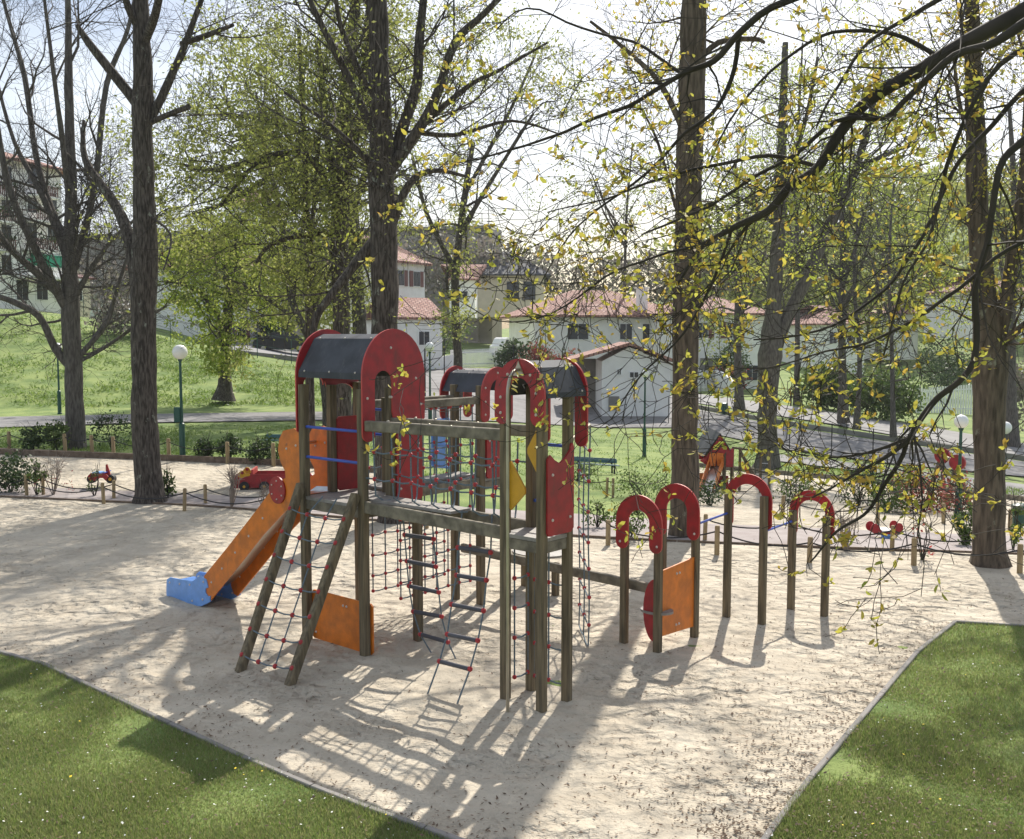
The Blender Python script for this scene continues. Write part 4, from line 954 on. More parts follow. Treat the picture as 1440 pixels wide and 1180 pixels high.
# ---------------- lamps ----------------
def lamp(x,yb,yt,label,box=False,Rg=None):
    g=gnd(x,yb); k=F/g.y; Ht=(yb-yt)/k; r=(Rg or 9.5/45*1.0)*1.0
    root=thing('street_lamp',g,label,'lamp','white globe park lamps')
    b=MB(); b.tube([g-Z*.1,g+Z*.05,g+Z*.06,g+Z*Ht*.32,g+Z*Ht*.33,g+Z*(Ht-2*r)],[.10,.10,.085,.08,.045,.035],10); b.build('pole','dgreen',root)
    b=MB(); b.tube([g+Z*(Ht-2*r-.05),g+Z*(Ht-2*r+.03)],[.05,.075],10); b.build('collar','dgreen',root)
    b=MB(); b.ball(g+Z*(Ht-r),r,0,20,14); b.build('globe','globe',root)
    if box:
        b=MB(); b.box(g+Z*Ht*.40+Vector((-.11,0,0)),.17,.15,.42); b.build('junction_box','dgreen',root)
lamp(257,648,484,'white globe lamp on a green post with a box halfway up',True)
lamp(84,582,482,'small distant white globe lamp behind the grey bare tree',Rg=.20)
lamp(605,598,481,'white globe lamp right of the big roof by the street',Rg=.20)
lamp(1347,728,581,'white globe lamp above the red leaved shrub at right',Rg=.17)
lamp(1411,668,592,'white globe lamp half hidden behind the thick right trunk',Rg=.28)
lamp(906,642,520,'thin green lamp post between tower and straight trunk',Rg=.15)
# ---------------- bins and benches ----------------
def bin_(x,yb,hpx,label):
    g=gnd(x,yb); k=g.y/F; h=hpx*k; r=h*.28; root=thing('litter_bin',g,label,'bin','dark green litter bins')
    b=MB(); b.tube([g,g+Z*h*.12,g+Z*h*.13,g+Z*h*.9],[r*.5,r*.5,r*.9,r],14); b.build('bin_body','dgreen',root)
    b=MB(); b.tube([g+Z*h*.86,g+Z*h*.93,g+Z*h],[r*1.12,r*1.12,r*.6],14); b.build('lid','dgreen',root)
bin_(1018,583,17,'dark green litter bin beside the road left of the forked tree'); bin_(1222,678,23,'dark green litter bin behind the toddler sand pit'); bin_(1433,743,36,'dark green litter bin cut by the right edge')
def bench(xa,xb,yb,hpx,label,tilt=0.):
    a=gnd(xa,yb); c=gnd(xb,yb+tilt); d=(c-a); d.z=0; d.normalize(); n=Vector((d.y,-d.x,0)); k=a.y/F; h=hpx*k; root=thing('park_bench',(a+c)/2,label,'bench')
    sz=h*.52
    for t in (.12,.88):
        p=a.lerp(c,t); b=MB(); b.bar(p,p+Z*sz,.05,.05); b.bar(p+n*sz*.8,p+n*sz*.8+Z*sz,.05,.05); b.bar(p+Z*sz*.96-n*.03,p+n*sz*.9+Z*sz*.96,.05,.05); b.bar(p+Z*sz,p-n*.12+Z*h,.05,.05); b.build('leg','black',root)
    for i in range(2): b=MB(); o=n*(sz*(.12+.45*i))+Z*(sz+.03); b.bar(a+o,c+o,.16,.035); b.build('seat_slat','bluestone',root)
    for i in range(2): b=MB(); o=-n*(.05+.05*i)+Z*(sz+.14+i*(h-sz-.2)); b.bar(a+o,c+o,.035,.12); b.build('back_slat','bluestone',root)
M['bluestone']=mat('blue_green_bench_paint',(.05,.13,.16),.5,var=.15)
bench(806,868,663,21,'blue green slatted bench on the lawn right of the climbing frame',3)
bench(374,424,628,17,'green slatted bench on the lawn behind the slide',3)
# ---------------- toddler play things ----------------
def springer_bike():
    g=gnd(144,688); k=g.y/F; root=thing('spring_rocker',g,'small motorbike shaped spring rocker in red, yellow and black','spring rocker'); X=Vector((1,0,0)); 
    def q(a,z): return g+X*(a*k)+Z*(z*k)
    b=MB(); b.tube([q(math.cos(t)*3.2,1+t*.36)+Vector((0,math.sin(t)*3.2*k,0)) for t in [i*.6 for i in range(38)]],.012,4); b.build('spring','steel',root)
    for s in(-.11,.11):
        b=MB(); b.prism(q(0,17)+Vector((0,s,0)),X,Z,[(-16*k,-2*k),(-17*k,3*k),(-13*k,7*k),(8*k,6*k),(12*k,2*k),(8*k,-4*k),(4*k,0),(-4*k,0),(-8*k,-4*k)],.02); b.build('side_panel','red',root)
    for a in(-14,13): b=MB(); b.tube([q(a,15)-Vector((0,.07,0)),q(a,15)+Vector((0,.07,0))],6.2*k,18); wl=b.build('wheel','tire',root); b=MB(); b.tube([q(a,15)-Vector((0,.08,0)),q(a,15)+Vector((0,.08,0))],2.4*k,12); b.build('hub','yellow',wl)
    b=MB(); b.prism(q(0,17),X,Z,[(6*k,4*k),(12*k,4*k),(11*k,9*k),(8*k,19*k),(6*k,18*k)],.03); b.build('shield','red',root)
    b=MB(); b.tube([q(11,13)-Vector((0,.03,0)),q(11,13)+Vector((0,.03,0))],3.4*k,12,0); b.build('headlight','yellow',root)
    b=MB(); b.tube([q(8,25)-Vector((0,.2,0)),q(8,25)+Vector((0,.2,0))],.014,6); b.build('handlebar','bluebar',root)
    b=MB(); b.box(q(-5,24),12*k,.24,.03); b.build('seat','bluelight',root)
springer_bike()
def truck():
    a=gnd(327,690); c=gnd(415,689); k=a.y/F; X=(c-a).normalized(); Yv=Vector((-X.y,X.x,0)); root=thing('play_truck',(a+c)/2,'red wooden play truck with yellow cab and black wheels on the sand','play truck')
    def side(o,ol,m,nm,th=.03): b=MB(); b.prism(o,X,Z,[(p*k,q*k) for p,q in ol],th); return b.build(nm,m,root)
    for i,o in enumerate((a,a+Yv*.62)):
        side(o,[(2,6),(2,16),(4,21),(9,21),(12,17),(20,23),(86,23),(88,20),(86,14),(80,13),(78,5),(52,4),(50,9),(46,11),(41,9),(39,4),(24,4),(20,7),(14,7),(12,3),(6,3)],'red','side_panel')
        side(o-Yv*.02,[(8,20),(9,25),(13,29),(17,28),(19,24),(25,24),(25,21),(18,20),(14,18)],'yellow','cab_panel')
        b=MB(); b.tube([o+X*14.5*k+Z*25.5*k-Yv*.045,o+X*14.5*k+Z*25.5*k+Yv*.045],2.2*k,12); b.build('headlight','red',root)
        for w_ in (17,45):
            p=o+X*w_*k+Z*6*k; b=MB(); b.tube([p-Yv*.07,p-Yv*.0],7*k,18); wl=b.build('wheel','tire',root); b=MB(); b.tube([p-Yv*.08,p-Yv*.07],2*k,10); b.build('hub','yellow',wl)
    b=MB(); b.box((a+c)/2+X*4*k+Yv*.31+Z*13*k,62*k,.6,.04,X,Yv); b.build('truck_bed','deck',root)
    b=MB(); b.box(a+X*3.2*k+Yv*.31+Z*12*k,.04,.6,.28,X,Yv); b.build('front_panel','red',root)
    b=MB(); b.box(a+X*28*k+Yv*.31+Z*26*k,.05,.6,.12,X,Yv); b.build('backrest','redlight',root)
truck()
def springer_seat():
    g=gnd(1248,758); k=g.y/F; root=thing('spring_rocker',g,'red spring rocker with round ends and pale seat behind the right stakes','spring rocker'); X=Vector((1,0,0))
    b=MB(); b.tube([g+X*(-6*k+math.cos(t)*2.6*k)+Z*(t*.3*k)+Vector((0,math.sin(t)*2.6*k,0)) for t in [i*.6 for i in range(38)]],.01,4); b.build('spring','steel',root)
    for s in(-.13,.13):
        b=MB(); ol=arc(12,18,6,7,200,-60,14)+[(8,8),(-18,8)]+arc(-22,17,6,7,250,30,12)+[(-12,13),(6,13)]; b.prism(g+Vector((0,s,0)),X,Z,[(p*k,q*k) for p,q in ol],.02); b.build('side_panel','red',root)
    b=MB(); b.box(g+X*-4*k+Z*13.5*k,16*k,.3,.03); b.build('seat','whitepaint',root)
    b=MB(); b.prism(g-Vector((0,.16,0)),X,Z,[(p*k,q*k) for p,q in [(-12,3),(2,3),(4,9),(-14,9)]],.02); b.build('footrest','bluelight',root)
springer_seat()
def toddler_tower():
    g=gnd(1012,690); k=g.y/F; root=thing('toddler_tower',g,'small toddler tower with dark gable roof, steel slide and red panels','play tower')
    def q(x,z,y=0): return g+Vector(((x-1012)*k,y,z*k))
    D=1.2
    for x,y in((1006,0),(1018,0),(1030,.1),(1005,D),(1017,D),(1029,D)): b=MB(); b.bar(q(x,0,y),q(x,66 if x<1025 else 60,y),.09,.09); b.build('post','wood',root)
    for y in(-.05,D+.05): b=MB(); b.prism(q(1011,0,y),Vector((1,0,0)),Z,[(-29*k,43*k),(-20*k,48*k),(-12*k,60*k),(0,80*k),(14*k,60*k),(10*k,58*k),(4*k,50*k),(-6*k,36*k),(-20*k,38*k)],.03); b.build('gable_panel','red',root)
    for s,L in((-1,[( -24,50),(-1,83)]),(1,[(14,59),(-1,83)])):
        b=MB(); (x0,z0),(x1,z1)=L; V=[q(1011+x0,z0,-.15),q(1011+x1,z1,-.15),q(1011+x1,z1,D+.7),q(1011+x0,z0,D+.7)]; V2=[p-Z*.04 for p in V]; b.add(V+V2,[(0,1,2,3),(7,6,5,4),(0,4,5,1),(2,6,7,3),(1,5,6,2),(0,3,7,4)]); b.build('roof','roof',root,smooth=False)
    b=MB(); b.prism(q(1020,0,-.03),Vector((1,0,0)),Z,[(0,34*k),(10*k,34*k),(11*k,60*k),(0,59*k)],.03); b.build('side_panel','red',root)
    b=MB(); b.prism(q(1012,0,.5),Vector((1,0,0)),Z,[(-28*k,0),(-6*k,0),(-6*k,22*k),(-28*k,22*k)],.03); b.build('low_panel','orange',root)
    b=MB(); b.prism(q(1012,0,.2),Vector((1,0,0)),Z,[(-2*k,2*k),(14*k,2*k),(14*k,20*k),(-2*k,20*k)],.03); b.build('low_panel','red',root)
    b=MB(); b.box(q(1018,36,D/2),26*k,D,.05); b.build('deck','deck',root)
    # slide towards lower left
    s0=q(1007,36,-.1); s1=q(982,4,-1.3); dd=(s1-s0).normalized(); sw=dd.cross(Z).normalized()
    b=MB(); b.box((s0+s1)/2,(s1-s0).length,.36,.02,dd,sw,dd.cross(sw)); sl2=b.build('slide','steel',root)
    for s in(-.2,.2): b=MB(); V=[s0+sw*s,s1+sw*s,s1+sw*s+Z*.22,s0+sw*s+Z*.3]; W_=[p+sw*.03 for p in V]; b.add(V+W_,[(3,2,1,0),(4,5,6,7),(0,1,5,4),(1,2,6,5),(2,3,7,6),(3,0,4,7)]); b.build('slide_side','orange',sl2,smooth=False)
    for x in(1000,1010): b=MB(); b.prism(q(x,0,-.15),Vector((1,0,0)),Z,[(-3*k,36*k),(4*k,36*k),(5*k,54*k),(-4*k,55*k),(-5*k,48*k)],.03); b.build('slide_cheek','orange',root)
    # side ladder frame at right
    for x,y,t in((1040,0,62),(1064,-.5,58),(1075,-.6,58)): b=MB(); b.bar(q(x,-6 if x>1050 else 0,y),q(x,t,y),.07,.07); b.build('frame_post','wood',root)
    b=MB(); b.bar(q(1030,61,.1),q(1076,57,-.6),.06,.06); b.build('frame_rail','wood',root)
    for z in(12,22,32,42): b=MB(); b.tube([q(1064,z,-.5),q(1075,z,-.6)],.016,6); b.build('rung','steel',root)
    for off in(0,7): b=MB(); b.bar(q(1040+off*.3,58-off,0),q(1062,16-off,-.4),.05,.05); b.build('handrail','wood',root)
    b=MB(); V=[q(1041,40,-.02),q(1044,42,-.02),q(1060,12,-.4),q(1056,8,-.4)]; W_=[p+Vector((0,.04,0)) for p in V]; b.add(V+W_,[(0,1,2,3),(7,6,5,4),(0,4,5,1),(1,5,6,2),(2,6,7,3),(3,7,4,0)]); b.build('ramp_side','orange',root,smooth=False)
toddler_tower()
def swing():
    Y0=gnd(1345,716).y; k=Y0/F; g=gnd(1345,716); root=thing('swing_set',g,'wooden swing set with round red corner plates behind the red shrub','swing')
    A=pt(1324,640,Y0+.6); B=pt(1345,650,Y0-.4)
    for top,ft in((A,((1302,704,Y0+1.2),(1330,702,Y0-.2))),(B,((1330,712,Y0+.5),(1367,714,Y0-1.)))):
        for f_ in ft:
            e=pt(*f_); e=Vector((e.x,e.y,gz(e.x,e.y)-.05)); b=MB(); b.bar(e,top+(top-e).normalized()*.1,.10,.10); b.build('leg','wood',root)
        b=MB(); b.tube([top+Vector((-.03,-.10,0)),top+Vector((.03,-.04,0))],.22,16); b.build('corner_plate','red',root)
    b=MB(); b.tube([A,B],.05,8); b.build('crossbar','galv',root)
swing()
# ---------------- wire fences ----------------
def wirefence(label,pts,hp,rails=(.98,.5),m='dgreen',mesh=False,pw=.05):
    root=thing('wire_fence',gnd(*pts[0]),label,'fence'); P=[]
    for (x,y),h in zip(pts,hp):
        g=gnd(x,y); h=h*g.y/F; b=MB(); b.tube([g-Z*.1,g+Z*h],pw/2,6); b.build('post',m,root); P.append((g,h))
    b=MB()
    for (a,ha),(c,hc) in zip(P,P[1:]):
        for r_ in rails: b.tube([a+Z*ha*r_,c+Z*hc*r_],.012,4)
    b.build('wire',m,root)
wirefence('dark metal post and wire fence along the footpath and plaza',[(940,596),(996,603),(1051,618),(1110,632),(1169,643),(1227,652),(1286,664),(1345,674),(1450,690)],[38,38,42,46,48,50,52,52,54],rails=(.98,.6,.2),m='black')
wirefence('dark wire fence along the top of the left grass bank',[(-20,430),(40,433),(118,446),(180,462),(240,478)],[26,26,30,34,30],rails=(.98,.75,.5,.25))
wirefence('dark post fence on the ramp before the pale wall',[(330,498),(362,503),(410,511),(470,517)],[40,36,34,30],rails=(.98,.5))
wirefence('tall thin posts beside the street behind the small tower',[(598,575),(625,545),(722,545),(760,545)],[85,70,60,60],rails=(.98,),m='black',pw=.08)
# ---------------- buildings ----------------
def wallquad(b,p,q,z0,z1,th=.3,mi=0):
    b.box(((p+q)/2)*1.0+Z*0+Vector((0,0,(z0+z1)/2-((p+q)/2).z)),(q-p).length,th,z1-z0,(Vector((q.x-p.x,q.y-p.y,0))).normalized(),Vector((-(q.y-p.y),q.x-p.x,0)).normalized(),mi=mi)
def window(root,c,ax,nrm,w_,h_,nm='window',frame='whitepaint',shut=None,pane='glass'):
    b=MB(); b.box(c+nrm*.04,w_+.16,.10,h_+.16,ax,nrm); f_=b.build('window',frame,root,smooth=False)
    b=MB(); 
    for s in(-1,1): b.box(c+nrm*.10+ax*(s*w_/4),w_/2-.06,.04,h_,ax,nrm)
    b.build('pane',pane,f_,smooth=False)
    if shut:
        for s in(-1,1): b=MB(); b.box(c+nrm*.07+ax*s*(w_*.5+w_*.28),w_*.5,.06,h_+.1,ax,nrm); b.build('shutter',shut,f_,smooth=False)
def block(name,label,xa,xb,d0,d1,yb,yt0,depth,wall,group=None,cat='house'):
    """box building: facade from sight line xa (distance d0) to xb (d1)"""
    a=pt(xa,yb,d0); c=pt(xb,yb,d1); a.z=c.z=min(a.z,c.z)-.5; top=hz(yt0,d0)
    d=Vector((c.x-a.x,c.y-a.y,0)).normalized(); n=Vector((-d.y,d.x,0)); n=n if n.y>0 else -n
    root=thing(name,Vector(((a.x+c.x)/2,(a.y+c.y)/2,a.z)),label,cat,group); b=MB(); L=Vector((c.x-a.x,c.y-a.y,0)).length
    mid=Vector(((a.x+c.x)/2,(a.y+c.y)/2,0))+n*depth/2
    b.box(mid+Z*(a.z+top)/2,L,depth,top-a.z,d,n); b.build('wall',wall,root,smooth=False)
    return root,Vector((a.x,a.y,0)),Vector((c.x,c.y,0)),a.z,top,d,n,L
def hiproof(root,a,c,top,d,n,L,depth,h,ov=.6,m='tile',hipx=None,th=.18,gable=False):
    hipx=depth/2 if hipx is None else hipx
    e=[a-d*ov-n*ov,c+d*ov-n*ov,c+d*ov+n*(depth+ov),a-d*ov+n*(depth+ov)]
    r0=a+n*depth/2+d*(hipx if not gable else -ov); r1=c+n*depth/2-d*(hipx if not gable else -ov)
    V=[p+Z*top for p in e]+[r0+Z*(top+h),r1+Z*(top+h)]; V+=[p-Z*th for p in V]
    Fc=[(0,1,5,4),(1,2,5),(2,3,4,5),(3,0,4),(6,10,11,7),(7,11,8),(8,11,10,9),(9,10,6),(0,6,7,1),(1,7,8,2),(2,8,9,3),(3,9,6,0)]
    b=MB(); b.add(V,Fc); return b.build('roof',m,root,smooth=False)
# apartment block
root,a,c,z0,top,d,n,L=block('apartment_building','white apartment block with red tiled roof and brown balconies at the far left',-150,92,73,90,438,186,12,'white',cat='building')
hiproof(root,a,c,top,d,n,L,12,2.2,.9)
def fac(px,py):   # point on facade plane
    r=pt(px,py,1.)-Vector((0,0,H)); o=Vector((0,0,H)); t=((a-o).dot(n))/(r.dot(n)); return o+r*t
for px,ys in ((8,(248,290,331,373)),(44,(245,285,325)),(72,(285,325)),(-40,(240,285,325,370)),(-90,(240,285,325,370))):
    for y in ys: window(root,fac(px,y),d,-n,1.1,1.6,pane='glass')
for px,w_ in ((48,2.7),(-8,1.9)):
    for y in (270,305,345):
        q=fac(px,y); b=MB(); b.box(q-n*.7-Z*.45,w_,1.4,.15,d,n); bal=b.build('balcony','white',root,smooth=False)
        b=MB(); b.box(q-n*1.36+Z*.4,w_,.08,.08,d,n)
        for k_ in range(int(w_/.2)): b.box(q-n*1.36+d*(-w_/2+.1+k_*.2),.07,.05,.8,d,n)
        for s in (-1,1): b.box(q-n*.7+d*s*(w_/2-.03)+Z*.4,.06,1.3,.06,d,n)
        b.build('railing','shutter',bal,smooth=False)
        b=MB(); 
        pos=[q-n*1.4+d*rnd.uniform(-w_/2,w_/2)+Z*rnd.uniform(.3,.75) for _ in range(60)]; pl_=leafmesh('balcony_plant',pos,.3,'leafdark',bal); pl_['kind']='stuff'
b=MB(); q=fac(62,367); b.box(q-n*.5,3.9,.2,1.0,d,n); b.build('shop_sign','signgreen',root,smooth=False)
b=MB(); q=fac(34,371); b.box(q-n*.5,.9,.2,.8,d,n); b.build('shop_sign','signgreen',root,smooth=False)
b=MB(); q=fac(60,392); b.box(q-n*.9,6.2,1.8,.2,d,n); b.build('canopy','whitepaint',root,smooth=False)
for px in (30,58,84): window(root,fac(px,408),d,-n,1.3,1.6)
b=MB(); q=fac(42,205); b.box(q+n*4,.8,.8,2.4,d,n); b.build('chimney','cream',root,smooth=False)
# low annex right of the apartment block
root,a,c,z0,top,d,n,L=block('shop_building','low cream building beside the apartment block under a dark awning',90,128,90,93,440,388,8,'cream',cat='building'); hiproof(root,a,c,top,d,n,L,8,.8,.4,'shutter'); window(root,a.lerp(c,.5)+Z*(top-1.4),d,-n,1.,1.3)
root,a,c,z0,top,d,n,L=block('house','pale house wall seen through the lime green tree',322,402,74,80,505,372,9,'white')
hiproof(root,a,c,top,d,n,L,9,2.2,.5)
for t,z in((.2,.35),(.2,.72),(.75,.72)): window(root,a.lerp(c,t)+Z*(z0+(top-z0)*z),d,-n,.9,1.4,shut='shutter')
root,a,c,z0,top,d,n,L=block('house','distant house with a small red roof peeping above the lime green tree',322,372,120,120,420,285,10,'white'); hiproof(root,a,c,top,d,n,L,10,2.2,.7); window(root,a.lerp(c,.5)+Z*(top-2),d,-n,1,1.4)
root,a,c,z0,top,d,n,L=block('house','tall white house right of the dark centre trunk with a red lean-to roof',548,598,84,88,512,366,9,'white')
hiproof(root,a,c,top,d,n,L,9,2.4,.5)
for t,z in((.75,.45),(.75,.85),(.3,.85)): window(root,a.lerp(c,t)+Z*(z0+(top-z0)*z),d,-n,.9,1.2,shut='shutter')
root,a,c,z0,top,d,n,L=block('house','low white extension with striped red roof between the lamp and the trunk',556,622,78,80,510,446,6,'white'); hiproof(root,a,c,top,d,n,L,6,1.6,.3,gable=True); window(root,a.lerp(c,.6)+Z*(z0+(top-z0)*.6),d,-n,.9,1.)
root,a,c,z0,top,d,n,L=block('house','beige house with dark shuttered windows behind the long hedge',650,765,124,124,440,386,12,'cream'); hiproof(root,a,c,top,d,n,L,12,3.2,.8,m='roof')
for t in(.1,.62,.82): window(root,a.lerp(c,t)+Z*(z0+(top-z0)*.62),d,-n,1.3,2.0,frame='roof')
root,a,c,z0,top,d,n,L=block('house','small white gabled house at the left end of the long hedge',632,668,112,112,440,392,8,'white'); hiproof(root,a,c,top,d,n,L,8,1.8,.4); window(root,a.lerp(c,.5)+Z*(top-1.8),d,-n,1.2,.9)
# bungalow
root,a,c,z0,top,d,n,L=block('house','wide white bungalow with a red tiled hip roof and tall grey chimney',752,955,94,97,530,443,11,'white')
hiproof(root,a,c,top,d,n,L,11,2.5,1.0,hipx=5.)
b=MB(); b.box((a+c)/2-n*.75+Z*(top-.1),L+1.8,.15,.3,d,n); b.build('gutter','concrete',root,smooth=False)
for t,w_ in((.29,2.0),(.62,1.2),(.8,1.8)): window(root,a.lerp(c,t)+Z*(top-1.5),d,-n,w_,1.4)
b=MB(); q=a.lerp(c,.745)+n*.6; b.box(q+Z*(top+1.2),.9,.7,2.6,d,n); b.box(q+Z*(top+2.55),1.15,.95,.12,d,n); b.build('chimney','white',root,smooth=False)
root,a,c,z0,top,d,n,L=block('house','white two storey house with stone corner right of the straight trunk',950,1075,90,92,552,440,9,'white'); hiproof(root,a,c,top,d,n,L,9,1.9,.8)
for t,z in((.28,.8),(.62,.8),(.85,.3)): window(root,a.lerp(c,t)+Z*(z0+(top-z0)*z),d,-n,1.1,1.3,shut='shutter')
b=MB(); b.box(a.lerp(c,.42)-n*.08+Z*(z0+1.9),2.6,.2,3.4,d,n); b.build('stone_panel','concrete',root,smooth=False)
for x0,x1,dd,yb,yt,lab in((1150,1215,118,520,455,'house with pale red roof above the dark hedges'),(1088,1145,150,420,386,'far cream house on the hillside behind the forked tree'),(1235,1290,130,500,440,'white house half hidden by branches right of centre'),(1372,1440,120,470,408,'white house on the slope behind the thick right trunk')):
    root,a,c,z0,top,d,n,L=block('house',lab,x0,x1,dd,dd+2,yb,yt,9,'cream' if x0==1088 else 'white'); hiproof(root,a,c,top,d,n,L,9,2.2,.6)
    for t in(.3,.7): window(root,a.lerp(c,t)+Z*(top-1.6),d,-n,1.,1.3)
# white shed (gable faces the viewer)
ga=gnd(845,586); gc=gnd(942,584); D=ga.y
root=thing('shed',((ga+gc)/2),'white rendered shed with a low red tiled gable roof by the street','shed')
sa=pt(846,588,D); sc_=pt(942,588,D); zt=hz(507,D); zr=hz(488,D); base=min(sa.z,gz(sa.x,D))-.4
X=Vector((1,0,0)); b=MB(); hw=sc_.x-sa.x; ap=(884-846)/F*D
b.prism(Vector((sa.x,D+2.5,0)),X,Z,[(0,base),(hw,base),(hw,zt-.1),(ap,zr),(0,zt-.05)],5.); b.build('wall','white',root,smooth=False)
b=MB(); xl=(800-846)/F*D
V=[]
for y in(D-.45,D+5.6): V+=[Vector((sa.x+xl,y,zt+.05)),Vector((sa.x+ap,y,zr+.28)),Vector((sa.x+hw+.25,y,zt+.05)),Vector((sa.x+hw+.25,y,zt-.12)),Vector((sa.x+ap,y,zr+.1)),Vector((sa.x+xl,y,zt-.12))]
b.add(V,[(0,1,4,5),(1,2,3,4),(11,10,7,6),(10,9,8,7),(0,6,7,1),(1,7,8,2),(5,4,10,11),(4,3,9,10),(0,5,11,6),(2,8,9,3)]); b.build('roof','tile',root,smooth=False)
window(root,Vector((sa.x+(891-846)/F*D,D,hz(527,D))),X,Vector((0,-1,0)),.55,.30); window(root,Vector((sa.x+(870-846)/F*D,D,hz(523,D))),X,Vector((0,-1,0)),.25,.3)
b=MB(); b.box(Vector((sa.x+(863-846)/F*D,D-.06,hz(567,D))),.65,.12,.85); b.build('meter_cabinet','concrete',root,smooth=False)
b=MB(); b.box(Vector((sa.x+xl+.5,D+.3,(base+zt)/2)),.2,.2,zt-base); b.box(Vector((sa.x+xl/2,D+4.8,(base+zt)/2)),-xl,.2,zt-base); b.build('porch','concrete',root,smooth=False)
b=MB(); b.prism(pt(822,582,D+.8),X,Y:=Vector((0,1,0)),arc(0,0,1.0,.7,0,342,19),.06); pp=b.build('picnic_table','whitepaint',None)
pp.location.z=0; bpy.data.objects.remove(pp)
# white fences and walls
def slatfence(label,xa,xb,ya,yb,ha,hb,d0=None):
    g0=gnd(xa,ya); g1=gnd(xb,yb); root=thing('white_fence',g0,label,'fence'); L=(g1-g0).length; n=int(L/.22); d=(g1-g0)/n; b=MB()
    for i in range(n):
        p=g0+d*(i+.5); h=(ha+(hb-ha)*i/n)*p.y/F; b.box(p+Z*(h/2+.02),.15,.03,h,d.normalized())
    b.build('slats','whitepaint',root,smooth=False); b=MB()
    for r_ in(.2,.85): b.bar(g0+Z*(ha*g0.y/F*r_)+Vector((0,.05,0)),g1+Z*(hb*g1.y/F*r_)+Vector((0,.05,0)),.05,.12)
    b.build('rail','whitepaint',root)
    for p,h in((g0,ha),(g1,hb)): b=MB(); b.box(p+Z*(h*p.y/F/2),.3,.3,h*p.y/F*1.08); b.build('post','white',root,smooth=False)
slatfence('white slatted driveway fence behind the small roofed tower',636,697,517,516,24,26)
slatfence('white slatted fence by the white house right of the trunk',950,1008,552,550,30,30)
slatfence('large white slatted fence beyond the road at the right',1290,1374,580,584,34,44)
def lowwall(label,pts,hp,m='white',th=.3):
    root=thing('garden_wall',gnd(*pts[0]),label,'wall'); b=MB()
    for (p,h),(q,k) in zip(zip(pts,hp),zip(pts[1:],hp[1:])):
        a=gnd(*p);c=gnd(*q);n_=Vector((-(c.y-a.y),c.x-a.x,0)).normalized()*th/2;ha=h*a.y/F;hc=k*c.y/F
        V=[a-n_-Z*.3,c-n_-Z*.3,c+n_-Z*.3,a+n_-Z*.3,a-n_+Z*ha,c-n_+Z*hc,c+n_+Z*hc,a+n_+Z*ha]; b.add(V,[(3,2,1,0),(4,5,6,7),(0,1,5,4),(1,2,6,5),(2,3,7,6),(3,0,4,7)])
    b.build('wall',m,root,smooth=False)
lowwall('low white wall between the driveway and the street',[(697,516),(722,526)],[18,20]); lowwall('white wall left of the driveway fence',[(612,519),(636,517)],[16,18])
lowwall('stepped white garden wall below the orange flowers',[(1008,551),(1020,553),(1034,558)],[30,28,18])
lowwall('grey retaining wall at the top of the ramp left of the roof',[(322,497),(430,508),(520,513)],[6,5,5],'concrete')
wirefence('brown wooden rail fence right of the stepped white wall',[(1034,558),(1065,562),(1112,570)],[20,20,20],rails=(.9,.6,.3),m='wood',pw=.14)
shrub(1030,552,44,36,'leafred','orange red flowers in a planter on the stepped white wall',n=400,s=.16,stems=3,name='flower_planter',cat='planter')
lowwall('low white garden wall in front of the red flowering hedge',[(728,545),(790,552),(838,556)],[28,30,30])
# viaduct
a=pt(90,430,150); c=pt(692,430,137); root=thing('viaduct',(a+c)/2,'long grey stone viaduct with a metal railing and thin masts on the skyline','viaduct')
d=(c-a); d.z=0; Lv=d.length; d.normalize(); n=Vector((-d.y,d.x,0)); zt=hz(326,142); b=MB()
b.box(Vector(((a.x+c.x)/2,(a.y+c.y)/2,(zt-10)/2))+n*3,Lv,6,zt+10,d,n); b.build('wall','stone',root,smooth=False)
b=MB()
for i in range(13): q=a+d*(Lv*(i+.5)/13)-n*.25; b.box(Vector((q.x,q.y,(zt-9.5)/2)),1.4,.5,zt+9,d,n)
b.build('buttress','stone',root,smooth=False)
b=MB(); b.box((a+c)/2+n*2.5+Z*(zt-(a.z+c.z)/2+.1),Lv,7,.35,d,n); b.build('coping','concrete',root,smooth=False)
b=MB()
for z in(.55,.9,1.25): b.bar(Vector((a.x,a.y,zt+z)),Vector((c.x,c.y,zt+z)),.05,.05)
for i in range(int(Lv/2.)): p=a+d*(i*2.+.5); b.box(Vector((p.x,p.y,zt+.65)),.06,.06,1.3)
b.build('railing','concrete',root,smooth=False)
for i in range(20): p=a+d*Lv*rnd.random()+n*rnd.uniform(.5,4); b=MB(); b.tube([Vector((p.x,p.y,zt)),Vector((p.x,p.y,zt+rnd.uniform(2.,4.2)))],.05,5); b.build('mast','concrete',root)
